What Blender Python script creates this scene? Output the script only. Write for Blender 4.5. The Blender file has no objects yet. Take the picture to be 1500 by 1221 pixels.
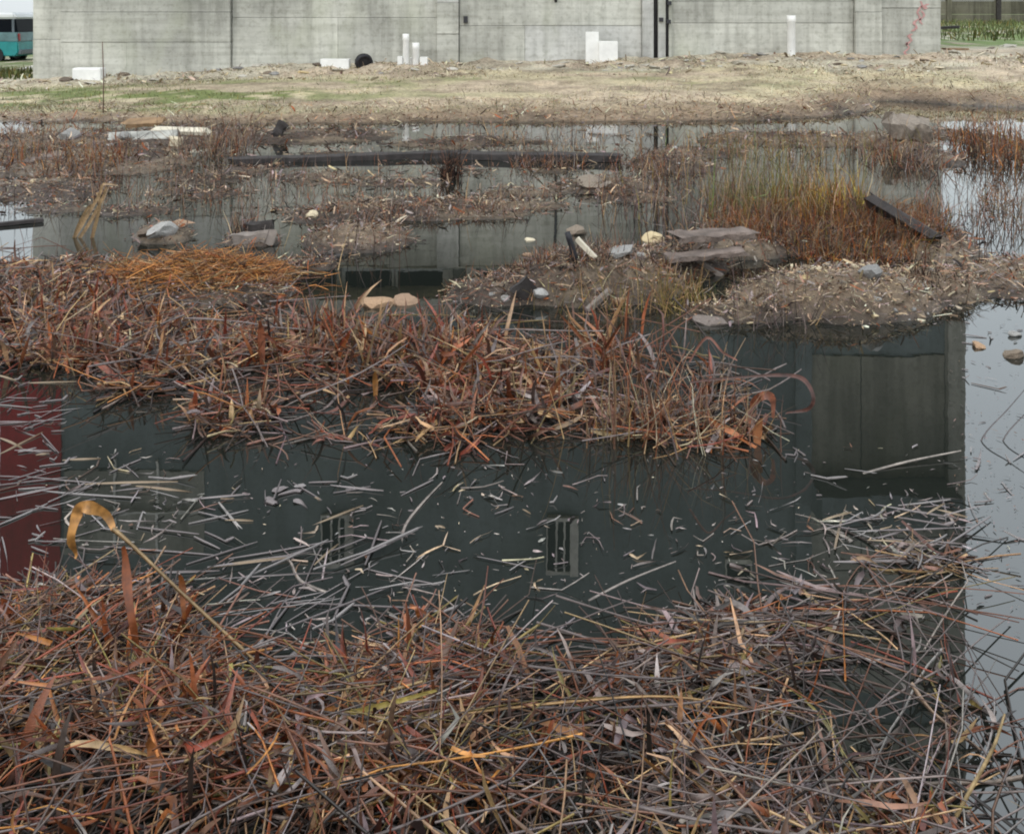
import bpy, bmesh, math, random
import numpy as np
from mathutils import Vector, Matrix, noise as mnoise

random.seed(11)
rng = np.random.default_rng(11)
R = math.radians
scene = bpy.context.scene
COL = scene.collection

# ------------------------------------------------------------------ camera
HC, F, YH = 1.75, 1500.0, 20.0            # eye height over the water, focal length (px of a 1500 px frame), horizon row
cam_d = bpy.data.cameras.new('camera'); cam = bpy.data.objects.new('camera', cam_d); COL.objects.link(cam)
cam.location = (0, 0, HC); cam.rotation_euler = (R(90), 0, 0)
cam_d.sensor_width = 36; cam_d.lens = 36.0 * F / 1500; cam_d.shift_y = -(610.5 - YH) / 1500
cam_d.clip_start = 0.05; cam_d.clip_end = 6000
scene.camera = cam

# ------------------------------------------------------------------ sky, sun, exposure
SUN_EL, SUN_AZ = R(52), R(205)
world = bpy.data.worlds.new('World'); scene.world = world; world.use_nodes = True
nt = world.node_tree; nt.nodes.clear()
out = nt.nodes.new('ShaderNodeOutputWorld')
sky = nt.nodes.new('ShaderNodeTexSky'); sky.sky_type = 'NISHITA'; sky.sun_disc = False
sky.sun_elevation = SUN_EL; sky.sun_rotation = SUN_AZ; sky.dust_density = 4; sky.air_density = 1.5
bg1 = nt.nodes.new('ShaderNodeBackground'); bg1.inputs[1].default_value = 0.05
nt.links.new(sky.outputs[0], bg1.inputs[0])
# cloud deck: an overcast sky brightens from the horizon towards the zenith
geo = nt.nodes.new('ShaderNodeNewGeometry'); sep = nt.nodes.new('ShaderNodeSeparateXYZ')
tc = nt.nodes.new('ShaderNodeTexCoord'); nt.links.new(tc.outputs['Generated'], sep.inputs[0])
ramp = nt.nodes.new('ShaderNodeMapRange'); ramp.inputs[1].default_value = 0.0; ramp.inputs[2].default_value = 1.0
ramp.inputs[3].default_value = 0.85; ramp.inputs[4].default_value = 2.1
nt.links.new(sep.outputs[2], ramp.inputs[0])
cn = nt.nodes.new('ShaderNodeTexNoise'); cn.inputs['Scale'].default_value = 1.6; cn.inputs['Detail'].default_value = 4
nt.links.new(tc.outputs['Generated'], cn.inputs['Vector'])
cm = nt.nodes.new('ShaderNodeMapRange'); cm.inputs[1].default_value = .3; cm.inputs[2].default_value = .7
cm.inputs[3].default_value = .93; cm.inputs[4].default_value = 1.07
nt.links.new(cn.outputs[0], cm.inputs[0])
mul = nt.nodes.new('ShaderNodeMath'); mul.operation = 'MULTIPLY'
nt.links.new(ramp.outputs[0], mul.inputs[0]); nt.links.new(cm.outputs[0], mul.inputs[1])
bg2 = nt.nodes.new('ShaderNodeBackground'); bg2.inputs[0].default_value = (.90, .965, 1.0, 1)
nt.links.new(mul.outputs[0], bg2.inputs[1])
add = nt.nodes.new('ShaderNodeAddShader')
nt.links.new(bg1.outputs[0], add.inputs[0]); nt.links.new(bg2.outputs[0], add.inputs[1])
nt.links.new(add.outputs[0], out.inputs[0])

sun_d = bpy.data.lights.new('sun', 'SUN'); sun_d.energy = 0.5; sun_d.angle = R(40); sun_d.color = (1, .97, .92)
sun = bpy.data.objects.new('sun', sun_d); COL.objects.link(sun)
sdir = Vector((math.sin(SUN_AZ) * math.cos(SUN_EL), math.cos(SUN_AZ) * math.cos(SUN_EL), math.sin(SUN_EL)))
sun.rotation_euler = sdir.to_track_quat('Z', 'Y').to_euler(); sun.location = sdir * 60

vs = scene.view_settings
vs.view_transform = 'Standard'; vs.look = 'None'; vs.exposure = 0.0; vs.gamma = 1.0; vs.use_curve_mapping = False
scene.cycles.filter_width = 2.0

# ------------------------------------------------------------------ helpers
def dist(py): return HC * F / (py - YH)                       # distance of the water under an image row
def wat(px, py):
    d = dist(py); return ((px - 750) * d / F, d)
def at(px, py, d): return Vector(((px - 750) * d / F, d, HC - (py - YH) * d / F))

def tag(o, label=None, cat=None, group=None, kind=None):
    if label: o['label'] = label
    if cat: o['category'] = cat
    if group: o['group'] = group
    if kind: o['kind'] = kind
    return o

def empty(name, loc=(0, 0, 0), rz=0.0):
    o = bpy.data.objects.new(name, None); COL.objects.link(o); o.location = loc; o.rotation_euler = (0, 0, rz)
    o.empty_display_size = .1
    return o

def link(name, me, mat=None, parent=None, loc=None, rot=None):
    o = bpy.data.objects.new(name, me); COL.objects.link(o)
    if mat is not None and not me.materials: me.materials.append(mat)
    if parent is not None: o.parent = parent
    if loc is not None: o.location = loc
    if rot is not None: o.rotation_euler = rot
    return o

def arr_mesh(name, v, f, col=None, smooth=True):
    """mesh from numpy arrays; f is (n,4) quads or (n,3) triangles; col is per-vertex linear rgb"""
    me = bpy.data.meshes.new(name)
    v = np.asarray(v, np.float32); f = np.asarray(f, np.int32); k = f.shape[1]
    me.vertices.add(len(v)); me.vertices.foreach_set('co', v.ravel())
    me.loops.add(f.size); me.loops.foreach_set('vertex_index', f.ravel())
    me.polygons.add(len(f)); me.polygons.foreach_set('loop_start', np.arange(0, f.size, k, dtype=np.int32))
    me.polygons.foreach_set('use_smooth', np.full(len(f), smooth))
    if col is not None:
        a = me.attributes.new('Col', 'FLOAT_COLOR', 'POINT')
        c4 = np.ones((len(v), 4), np.float32); c4[:, :3] = col
        a.data.foreach_set('color', c4.ravel())
    me.update(calc_edges=True); me.validate()
    return me

def box_bm(bm, x0, x1, y0, y1, z0, z1):
    vs_ = [bm.verts.new((x, y, z)) for z in (z0, z1) for y in (y0, y1) for x in (x0, x1)]
    for q in ((0, 2, 3, 1), (4, 5, 7, 6), (0, 1, 5, 4), (2, 6, 7, 3), (0, 4, 6, 2), (1, 3, 7, 5)):
        bm.faces.new([vs_[i] for i in q])

def box(name, x0, x1, y0, y1, z0, z1, mat, parent=None, bevel=0.0):
    """a box whose own origin sits at the middle of its base"""
    cx, cy = (x0 + x1) / 2, (y0 + y1) / 2
    bm = bmesh.new(); box_bm(bm, x0 - cx, x1 - cx, y0 - cy, y1 - cy, 0, z1 - z0)
    if bevel: bmesh.ops.bevel(bm, geom=bm.edges[:], offset=bevel, segments=2, affect='EDGES', profile=.6)
    me = bpy.data.meshes.new(name); bm.to_mesh(me); bm.free()
    o = link(name, me, mat, parent)
    off = Vector(parent.location) if parent is not None else Vector()
    p = parent.parent if parent is not None else None
    while p is not None: off += Vector(p.location); p = p.parent
    o.location = Vector((cx, cy, z0)) - off
    return o

def hash2(ix, iy, s):
    n = (ix.astype(np.int64) * 374761393 + iy.astype(np.int64) * 668265263 + s * 982451653) & 0x7fffffff
    n = ((n ^ (n >> 13)) * 1274126177) & 0x7fffffff
    return ((n ^ (n >> 16)) & 0xffff) / 65535.0
def vnoise(x, y, s=0):
    x = np.asarray(x, float); y = np.asarray(y, float)
    ix, iy = np.floor(x), np.floor(y); fx, fy = x - ix, y - iy
    fx = fx * fx * (3 - 2 * fx); fy = fy * fy * (3 - 2 * fy)
    a = hash2(ix, iy, s); b = hash2(ix + 1, iy, s); c = hash2(ix, iy + 1, s); d = hash2(ix + 1, iy + 1, s)
    return (a + (b - a) * fx) * (1 - fy) + (c + (d - c) * fx) * fy
def fbm(x, y, s=0, o=4):
    t = 0; a = .5
    for i in range(o):
        t = t + a * vnoise(x * 2 ** i, y * 2 ** i, s + i * 17); a *= .5
    return t / (1 - .5 ** o)
def sstep(a, b, x):
    t = np.clip((x - a) / (b - a), 0, 1); return t * t * (3 - 2 * t)

# ------------------------------------------------------------------ materials
def mat_new(name):
    m = bpy.data.materials.new(name); m.use_nodes = True
    n = m.node_tree.nodes; return m, n, m.node_tree.links, n['Principled BSDF']
def node(n, t, **kw):
    x = n.new(t)
    for k, v in kw.items():
        if k in x.inputs: x.inputs[k].default_value = v
        else: setattr(x, k, v)
    return x
def mixrgb(n, l, blend, fac, a, b):
    m = n.new('ShaderNodeMix'); m.data_type = 'RGBA'; m.blend_type = blend
    for i, s in ((0, fac), (6, a), (7, b)):
        if hasattr(s, 'is_output'): l.new(s, m.inputs[i])
        else: m.inputs[i].default_value = s if not isinstance(s, tuple) else (*s[:3], 1)
    return m.outputs[2]
def maprange(n, l, src, a, b, c, d):
    m = n.new('ShaderNodeMapRange'); l.new(src, m.inputs[0])
    for i, v in enumerate((a, b, c, d)): m.inputs[i + 1].default_value = v
    return m.outputs[0]
def ramp_node(n, l, src, stops):
    r = n.new('ShaderNodeValToRGB'); l.new(src, r.inputs[0]); e = r.color_ramp.elements
    while len(e) < len(stops): e.new(.5)
    for i, (p, c) in enumerate(stops): e[i].position = p; e[i].color = (*c, 1)
    return r.outputs[0]

def plain(name, c, rough=.6, var=.25, scale=12.0, bump=.15, bscale=40.0, spec=.4, metal=0.0, bdist=.01):
    m, n, l, p = mat_new(name)
    t = n.new('ShaderNodeTexCoord'); nz = node(n, 'ShaderNodeTexNoise', Scale=scale, Detail=5.0, Roughness=.6)
    l.new(t.outputs['Object'], nz.inputs['Vector'])
    dark = tuple(x * (1 - var) for x in c); light = tuple(min(1, x * (1 + var)) for x in c)
    l.new(ramp_node(n, l, nz.outputs[0], [(.3, dark), (.7, light)]), p.inputs['Base Color'])
    nb = node(n, 'ShaderNodeTexNoise', Scale=bscale, Detail=4.0); l.new(t.outputs['Object'], nb.inputs['Vector'])
    b = node(n, 'ShaderNodeBump', Strength=bump, Distance=bdist); l.new(nb.outputs[0], b.inputs['Height']); l.new(b.outputs[0], p.inputs['Normal'])
    p.inputs['Roughness'].default_value = rough; p.inputs['Specular IOR Level'].default_value = spec; p.inputs['Metallic'].default_value = metal
    return m

def concrete(name, base, streak=.5, rand=.12, stain=.5):
    """cast concrete: board marks, blotches, runs of dirt from above, pitting"""
    m, n, l, p = mat_new(name)
    g = n.new('ShaderNodeNewGeometry'); oi = n.new('ShaderNodeObjectInfo')
    def mp(sx, sy, sz):
        k = n.new('ShaderNodeMapping'); l.new(g.outputs['Position'], k.inputs[0]); k.inputs['Scale'].default_value = (sx, sy, sz); return k.outputs[0]
    big = node(n, 'ShaderNodeTexNoise', Scale=.55, Detail=6.0, Roughness=.62); l.new(g.outputs['Position'], big.inputs['Vector'])
    c0 = ramp_node(n, l, big.outputs[0], [(.32, tuple(x * .66 for x in base)), (.5, base), (.68, tuple(min(.8, x * 1.25) for x in base))])
    hor = node(n, 'ShaderNodeTexNoise', Scale=1.0, Detail=4.0, Roughness=.6); l.new(mp(.35, .35, 9), hor.inputs['Vector'])
    c1 = mixrgb(n, l, 'MULTIPLY', streak, c0, ramp_node(n, l, hor.outputs[0], [(.3, (.74, .74, .72)), (.6, (1, 1, 1))]))
    ver = node(n, 'ShaderNodeTexNoise', Scale=1.0, Detail=5.0, Roughness=.65); l.new(mp(3.2, 3.2, .22), ver.inputs['Vector'])
    c2 = mixrgb(n, l, 'MULTIPLY', stain, c1, ramp_node(n, l, ver.outputs[0], [(.36, (.42, .42, .40)), (.54, (1, 1, 1))]))
    fine = node(n, 'ShaderNodeTexNoise', Scale=9.0, Detail=6.0, Roughness=.7); l.new(g.outputs['Position'], fine.inputs['Vector'])
    c3 = mixrgb(n, l, 'MULTIPLY', .6, c2, ramp_node(n, l, fine.outputs[0], [(.36, (.66, .66, .62)), (.5, (1, 1, 1)), (.72, (1.0, 1.0, .97))]))
    gr = node(n, 'ShaderNodeTexNoise', Scale=.9, Detail=3.0); l.new(mp(1, 1, .6), gr.inputs['Vector'])
    c4 = mixrgb(n, l, 'MIX', maprange(n, l, gr.outputs[0], .55, .75, 0, .35), c3, (base[0] * .82, base[1] * .86, base[2] * .68))
    hs = n.new('ShaderNodeHueSaturation'); l.new(c4, hs.inputs['Color'])
    l.new(maprange(n, l, oi.outputs['Random'], 0, 1, 1 - rand, 1 + rand), hs.inputs['Value'])
    l.new(hs.outputs[0], p.inputs['Base Color'])
    nb = node(n, 'ShaderNodeTexNoise', Scale=30.0, Detail=5.0); l.new(g.outputs['Position'], nb.inputs['Vector'])
    ad = n.new('ShaderNodeMath'); l.new(nb.outputs[0], ad.inputs[0]); l.new(hor.outputs[0], ad.inputs[1])
    b = node(n, 'ShaderNodeBump', Strength=.35, Distance=.012); l.new(ad.outputs[0], b.inputs['Height']); l.new(b.outputs[0], p.inputs['Normal'])
    p.inputs['Roughness'].default_value = .85; p.inputs['Specular IOR Level'].default_value = .25
    return m

def attr_mat(name, rough=.55, spec=.35, var=.35, scale=60.0, objrand=0.0, stretch=None):
    """colour carried by the pieces themselves, grain and blotches on top"""
    m, n, l, p = mat_new(name)
    a = n.new('ShaderNodeAttribute'); a.attribute_name = 'Col'
    g = n.new('ShaderNodeNewGeometry')
    nz = node(n, 'ShaderNodeTexNoise', Scale=scale, Detail=4.0, Roughness=.65); l.new(g.outputs['Position'], nz.inputs['Vector'])
    c = mixrgb(n, l, 'MULTIPLY', 1.0, a.outputs['Color'], ramp_node(n, l, nz.outputs[0], [(.3, (1 - var,) * 3), (.55, (1, 1, 1)), (.75, (1 + var * .4,) * 3)]))
    l.new(c, p.inputs['Base Color'])
    l.new(maprange(n, l, nz.outputs[0], .3, .7, rough - .12, rough + .12), p.inputs['Roughness'])
    p.inputs['Specular IOR Level'].default_value = spec
    return m

def object_ramp(name, stops, rough=.5, spec=.4, var=.35, scale=70.0, bump=.2):
    m, n, l, p = mat_new(name)
    oi = n.new('ShaderNodeObjectInfo'); t = n.new('ShaderNodeTexCoord')
    k = n.new('ShaderNodeVectorMath'); l.new(t.outputs['Object'], k.inputs[0])
    mm = n.new('ShaderNodeMath'); mm.operation = 'MULTIPLY'; mm.inputs[1].default_value = 40; l.new(oi.outputs['Random'], mm.inputs[0]); l.new(mm.outputs[0], k.inputs[1])
    nz = node(n, 'ShaderNodeTexNoise', Scale=scale, Detail=4.0, Roughness=.65); l.new(k.outputs[0], nz.inputs['Vector'])
    c = mixrgb(n, l, 'MULTIPLY', 1.0, ramp_node(n, l, oi.outputs['Random'], stops), ramp_node(n, l, nz.outputs[0], [(.3, (1 - var,) * 3), (.6, (1, 1, 1))]))
    l.new(c, p.inputs['Base Color']); p.inputs['Roughness'].default_value = rough; p.inputs['Specular IOR Level'].default_value = spec
    b = node(n, 'ShaderNodeBump', Strength=bump, Distance=.006); l.new(nz.outputs[0], b.inputs['Height']); l.new(b.outputs[0], p.inputs['Normal'])
    return m

M = {}
M['concrete'] = concrete('cast_concrete', (.50, .50, .457), streak=.8, stain=.45)
M['concrete_pale'] = concrete('pale_concrete', (.51, .51, .49), streak=.5, stain=.4)
M['concrete_dull'] = concrete('dull_concrete', (.26, .256, .23), streak=.2, stain=.5)
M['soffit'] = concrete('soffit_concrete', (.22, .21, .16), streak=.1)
M['paint_grey'] = concrete('blue_grey_painted_wall', (.122, .143, .150), streak=.05, rand=.02, stain=.25)
M['paint_red'] = concrete('dark_red_painted_wall', (.27, .014, .020), streak=.1, rand=.02, stain=.3)
M['joint'] = plain('joint_mortar', (.20, .20, .185), .9)
M['window_frame'] = plain('window_frame_metal', (.42, .44, .44), .5)
M['conduit'] = plain('black_conduit', (.03, .03, .035), .5)
M['white'] = plain('white_foam', (.78, .78, .76), .7, var=.10, scale=4, bump=.2)
M['white_dull'] = plain('dull_white_plastic', (.27, .265, .24), .7, var=.5, scale=5)
M['rubber'] = plain('black_rubber', (.012, .012, .016), .55, var=.3)
M['rust'] = plain('rusted_iron', (.10, .055, .04), .8, var=.4, scale=30)
M['teal'] = plain('teal_tarpaulin', (.02, .20, .22), .45, var=.35, scale=3, bump=.5, bscale=5, bdist=.06)
M['corrugated'] = plain('dark_corrugated_sheet', (.12, .145, .17), .5, var=.25, scale=2)
M['roof_white'] = plain('white_sheet_roof', (.8, .82, .84), .5, var=.08, scale=2)
M['timber_dark'] = plain('wet_dark_timber', (.035, .03, .029), .8, var=.5, scale=9, bump=.5, bscale=25)
M['timber_grey'] = plain('weathered_timber', (.20, .17, .15), .75, var=.4, scale=9, bump=.5)
M['timber_brown'] = plain('sawn_brown_timber', (.22, .14, .075), .75, var=.35, scale=8, bump=.4)
M['timber_pale'] = plain('pale_plank', (.55, .50, .40), .7, var=.2, scale=6)
M['slab'] = plain('broken_concrete_slab', (.13, .10, .085), .85, var=.5, scale=7, bump=.8, bdist=.02)
M['straw'] = attr_mat('straw_heap_stalks', .6, .3, .3, 50)
M['reed'] = attr_mat('dead_reed', .42, .5, .45, 55)
M['weed'] = attr_mat('dead_weed_stems', .7, .2, .3, 30)
M['grass'] = attr_mat('bank_grass', .75, .15, .35, 2.5)
M['chips'] = attr_mat('debris_chips', .7, .3, .4, 40)
M['stone_tan'] = object_ramp('tan_rubble', [(0, (.13, .10, .078)), (.4, (.20, .155, .115)), (.7, (.25, .21, .17)), (1, (.16, .13, .125))], .8, .25, .45, 22, .6)
M['stone_grey'] = object_ramp('grey_rubble', [(0, (.20, .195, .19)), (.6, (.30, .29, .275)), (1, (.38, .37, .355))], .8, .25, .35, 18, .6)
M['brick_old'] = object_ramp('worn_brick_rubble', [(0, (.32, .19, .115)), (.5, (.38, .25, .155)), (1, (.30, .20, .135))], .8, .25, .35, 22, .6)
M['foam_old'] = object_ramp('yellowed_foam', [(0, (.50, .38, .20)), (.5, (.56, .46, .30)), (1, (.62, .55, .42))], .75, .25, .3, 22, .5)
REED_STOPS = [(0, (.15, .07, .045)), (.18, (.24, .085, .03)), (.34, (.33, .20, .105)), (.5, (.20, .15, .145)), (.66, (.26, .21, .205)), (.8, (.18, .095, .065)), (.92, (.28, .185, .065)), (1, (.12, .075, .06))]
M['reed_obj'] = object_ramp('dead_reed_stalk', REED_STOPS, .42, .5, .45, 40, .3)
LEAF_STOPS = [(0, (.20, .055, .024)), (.3, (.26, .085, .028)), (.55, (.15, .05, .025)), (.8, (.27, .125, .055)), (1, (.20, .15, .14))]
M['leaf_obj'] = object_ramp('rust_reed_leaf', LEAF_STOPS, .42, .45, .45, 35, .3)
REEDC = {'tan': [(0, (.17, .10, .052)), (1, (.26, .16, .085))], 'mauve-grey': [(0, (.11, .085, .080)), (1, (.19, .15, .14))], 'rust-red': [(0, (.11, .036, .017)), (1, (.15, .052, .022))], 'dark brown': [(0, (.045, .027, .021)), (1, (.09, .05, .034))], 'yellowish': [(0, (.17, .12, .04)), (1, (.24, .175, .055))]}
for k_, st_ in REEDC.items():
    M['reed_' + k_] = object_ramp(k_.replace(' ', '_').replace('-', '_') + '_reed', st_, .42, .5, .45, 40, .3)
FRAGC = {'pale grey': [(0, (.19, .172, .168)), (1, (.27, .245, .238))], 'tan': [(0, (.20, .14, .085)), (1, (.27, .20, .13))], 'mauve-grey': [(0, (.14, .118, .118)), (1, (.21, .18, .178))], 'brown': [(0, (.07, .042, .03)), (1, (.12, .072, .05))]}
for k_, st_ in FRAGC.items():
    M['frag_' + k_] = object_ramp(k_.replace(' ', '_').replace('-', '_') + '_reed_fragment', st_, .42, .5, .35, 40, .3)
LEAFC = {'rust-red': [(0, (.13, .034, .014)), (1, (.19, .055, .018))], 'orange-brown': [(0, (.17, .066, .024)), (1, (.22, .10, .04))], 'dark red': [(0, (.07, .02, .013)), (1, (.11, .032, .019))], 'greyish': [(0, (.11, .088, .085)), (1, (.17, .14, .13))]}
for k_, st_ in LEAFC.items():
    M['leaf_' + k_] = object_ramp(k_.replace(' ', '_').replace('-', '_') + '_reed_leaf', st_, .42, .45, .45, 35, .3)
M['frag_obj'] = object_ramp('bleached_reed_fragment', [(0, (.34, .28, .24)), (.3, (.42, .37, .34)), (.6, (.30, .26, .26)), (.85, (.46, .38, .28)), (1, (.22, .15, .11))], .42, .5, .35, 40, .3)

# window glass
m, n, l, p = mat_new('dark_window_glass'); p.inputs['Base Color'].default_value = (.008, .010, .014, 1); p.inputs['Roughness'].default_value = .3; p.inputs['Specular IOR Level'].default_value = .03
nz = node(n, 'ShaderNodeTexNoise', Scale=1.3); b = node(n, 'ShaderNodeBump', Strength=.05); l.new(nz.outputs[0], b.inputs['Height']); l.new(b.outputs[0], p.inputs['Normal'])
M['glass'] = m
# water: dark, still, a mirror with a barely moving skin
m, n, l, p = mat_new('still_dark_water')
p.inputs['Base Color'].default_value = (.010, .012, .010, 1); p.inputs['Roughness'].default_value = .012; p.inputs['IOR'].default_value = 1.9
g = n.new('ShaderNodeNewGeometry')
w1 = node(n, 'ShaderNodeTexNoise', Scale=1.4, Detail=2.0); w2 = node(n, 'ShaderNodeTexNoise', Scale=9.0, Detail=2.0)
l.new(g.outputs['Position'], w1.inputs['Vector']); l.new(g.outputs['Position'], w2.inputs['Vector'])
wa = n.new('ShaderNodeMath'); wa.operation = 'MULTIPLY_ADD'; l.new(w2.outputs[0], wa.inputs[0]); wa.inputs[1].default_value = .12; l.new(w1.outputs[0], wa.inputs[2])
b = node(n, 'ShaderNodeBump', Strength=.08, Distance=.012); l.new(wa.outputs[0], b.inputs['Height']); l.new(b.outputs[0], p.inputs['Normal'])
sc_ = node(n, 'ShaderNodeTexNoise', Scale=.8, Detail=5.0); l.new(g.outputs['Position'], sc_.inputs['Vector'])
l.new(maprange(n, l, sc_.outputs[0], .5, .8, .0, .02), p.inputs['Roughness'])
M['water'] = m
# ground: colours of the soils painted on the sheet, lumps and grit on top, wet and glossy close to the water
m, n, l, p = mat_new('muddy_ground')
a = n.new('ShaderNodeAttribute'); a.attribute_name = 'Col'; g = n.new('ShaderNodeNewGeometry')
k1 = node(n, 'ShaderNodeTexNoise', Scale=1.7, Detail=8.0, Roughness=.68); k2 = node(n, 'ShaderNodeTexNoise', Scale=16.0, Detail=6.0, Roughness=.7)
l.new(g.outputs['Position'], k1.inputs['Vector']); l.new(g.outputs['Position'], k2.inputs['Vector'])
c = mixrgb(n, l, 'MULTIPLY', 1.0, a.outputs['Color'], ramp_node(n, l, k1.outputs[0], [(.32, (.62, .60, .56)), (.5, (1, 1, 1)), (.72, (1.28, 1.24, 1.16))]))
c = mixrgb(n, l, 'MULTIPLY', 1.0, c, ramp_node(n, l, k2.outputs[0], [(.34, (.5, .48, .46)), (.52, (1, 1, 1)), (.74, (1.3, 1.28, 1.22))]))
l.new(c, p.inputs['Base Color'])
sz = n.new('ShaderNodeSeparateXYZ'); l.new(g.outputs['Position'], sz.inputs[0])
l.new(maprange(n, l, sz.outputs[2], 0.0, .12, .38, .9), p.inputs['Roughness']); p.inputs['Specular IOR Level'].default_value = .3
b = node(n, 'ShaderNodeBump', Strength=.6, Distance=.04); l.new(k2.outputs[0], b.inputs['Height']); l.new(b.outputs[0], p.inputs['Normal'])
M['ground'] = m

# ------------------------------------------------------------------ terrain
ISL = [  # water-level footprint: centre px, py, half width px, row above, row below, crest height (m)
    (60, 225, 190, 192, 256, .08), (230, 206, 110, 188, 226, .09), (430, 200, 150, 188, 212, .06), (50, 280, 110, 262, 296, .06),
    (150, 246, 120, 234, 258, .05),
    (240, 348, 52, 336, 358, .08), (372, 354, 40, 344, 362, .06), (525, 352, 80, 336, 370, .11), (610, 314, 160, 304, 326, .05), (470, 318, 50, 309, 328, .04),
    (300, 262, 70, 254, 270, .02), (590, 268, 70, 262, 274, .02), (700, 300, 90, 293, 308, .03), (930, 290, 60, 284, 297, .02), (440, 390, 60, 380, 400, .03), (80, 305, 60, 298, 312, .02), (200, 310, 60, 303, 317, .02), (1020, 225, 70, 216, 234, .03),
    (880, 274, 80, 262, 284, .05), (985, 242, 60, 226, 256, .06),
    (860, 422, 150, 396, 450, .24), (740, 430, 80, 416, 448, .10), (960, 395, 100, 378, 410, .12), (1060, 368, 110, 355, 382, .12),
    (1230, 442, 165, 416, 476, .20), (1080, 464, 80, 452, 476, .07), (1370, 427, 75, 406, 446, .13), (1470, 404, 120, 384, 434, .08),
    (1200, 338, 160, 312, 366, .13), (1330, 350, 100, 330, 378, .10),
    (1325, 218, 45, 198, 240, .14), (1170, 205, 150, 192, 216, .04), (1475, 215, 60, 190, 240, .06),
    (290, 428, 150, 405, 455, .08), (60, 420, 130, 385, 470, .06),
    (190, 640, 105, 600, 652, .04),
]
SHX = np.array([(p - 750) * 17 / F for p in (-400, 0, 300, 600, 900, 1200, 1330, 1385, 1450, 1500, 1700)])
SHD = np.array([dist(p) for p in (178, 176, 184, 180, 180, 174, 162, 149, 149, 153, 160)])
BX = np.array([-60, -14, -11.5, -9, -6.8, -1.8, 3.2, 5.8, 10.5, 14, 60.0]); BZ = np.array([.05, .08, .11, .2, .36, .52, .62, .75, .75, .8, .8])

def height(x, y):
    x = np.asarray(x, float); y = np.asarray(y, float)
    z = np.full(np.broadcast(x, y).shape, -.42)
    wx = (fbm(x * 1.3 + 5, y * 1.3, 3) - .5); wy = (fbm(x * 1.3, y * 1.3 + 9, 7) - .5)
    fine = fbm(x * 4.5, y * 4.5, 21, 4) - .5
    for px, py, rx, y0, y1, h in ISL:
        cx, cy = wat(px, py); sx = rx * cy / F; d0, d1 = dist(y1), dist(y0)
        sy = np.where(y < cy, cy - d0, d1 - cy)
        r2 = ((x - cx + wx * sx * .7) / sx) ** 2 + ((y - cy + wy * sy * .9) / sy) ** 2
        zi = np.where(r2 < 1, h * (1 - r2) ** .7 if False else h * np.clip(1 - r2, 0, 1) ** .75, -(r2 - 1) * .22)
        z = np.maximum(z, np.clip(zi, -.42, 1))
    ppx = 750 + x * F / np.maximum(y, .5)
    zone = sstep(8.2, 9.2, y) * sstep(17, 16, y) * sstep(1060, 960, ppx)
    z = np.maximum(z, np.where(zone > .02, -.052 + (fbm(x * 1.0, y * 1.5, 81, 5) - .5) * .36 - .4 * (1 - zone), -.42))
    land = sstep(-.06, .04, z)
    z = z + land * fine * .07
    sd = np.interp(x, SHX, SHD) + wx * .9
    base = np.interp(x, BX, BZ)
    t = (y - sd) / (25 - sd)
    bank = np.where(t > 0, base * np.clip(t, 0, 1) ** .85 + .03 * sstep(0, .1, t) + (fbm(x * 1.1, y * 1.1, 40, 5) - .5) * .10 * sstep(0, .15, t) + (fbm(x * 1.6, y * 1.9, 43, 5) - .45) * .30 * sstep(.62, .85, t) * sstep(1.03, .97, t), t * 1.2)
    z = np.maximum(z, np.clip(bank, -.42, 5))
    z = np.where((x > 11) & (y > 27), z + sstep(27, 60, y) * .35 * sstep(11, 14, x), z)
    side = np.maximum(sstep(17, 22, np.abs(x)) * .5, sstep(1.1, .3, y) * .45)
    z = np.maximum(z, np.where(side > 0, side - .42 * (1 - side / .5), -.42))
    return z

def grid_axis(knots):
    v = []
    for a, b, s in knots:
        k = max(1, int(round((b - a) / s))); v += list(np.linspace(a, b, k, endpoint=False))
    return np.array(v + [knots[-1][1]])
gx = grid_axis([(-3000, -300, 900), (-300, -40, 60), (-40, -18, 2), (-18, -9, .14), (-9, 9, .07), (9, 18, .14), (18, 40, 2), (40, 300, 60), (300, 3000, 900)])
gy = grid_axis([(-2500, -100, 800), (-100, -3, 12), (-3, 4.5, .4), (4.5, 9, .05), (9, 18, .085), (18, 26, .14), (26, 60, 1.2), (60, 200, 20), (200, 4000, 900)])
GX, GY = np.meshgrid(gx, gy); GZ = height(GX, GY)
PX = 750 + GX * F / np.maximum(GY, .5); PY = YH + (HC - GZ) * F / np.maximum(GY, .5)
n1 = fbm(GX * .7, GY * .7, 50, 5); n2 = fbm(GX * 2.3, GY * 2.3, 60, 4)
mud = np.array([.072, .053, .042]); straw = np.array([.47, .405, .275]); green = np.array([.155, .185, .065]); rub = np.array([.46, .42, .34]); dk = np.array([.03, .026, .02]); tan = np.array([.18, .14, .10])
def lerp(c, col, w): return c + (col - c) * w[..., None]
C = np.broadcast_to(mud, GX.shape + (3,)).copy()
C = lerp(C, tan, sstep(.45, .62, n2) * .8)
sdg = np.interp(GX, SHX, SHD); tb = (GY - sdg)
wet = sstep(-.4, .8, tb + (n1 - .5) * 2.2)
C = lerp(C, np.array([.27, .20, .14]), wet)
C = lerp(C, straw, sstep(.6, 2.2, tb + (n1 - .5) * 2.5))
gw = sstep(0.0, -5.0, GX + (n1 - .5) * 6) * sstep(.6, 1.6, tb) * sstep(6.2, 4.4, GY - sdg) * sstep(.30, .44, n2)
C = lerp(C, green, gw)
C = lerp(C, green * 1.0, sstep(.56, .68, n1) * sstep(1.5, 3, tb) * .55)
C = lerp(C, rub, sstep(22.2, 23.6, GY + (n1 - .5) * 2.4) * .85)
n3 = fbm(GX * .45 + 11, GY * 1.1, 64, 5)
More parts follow.
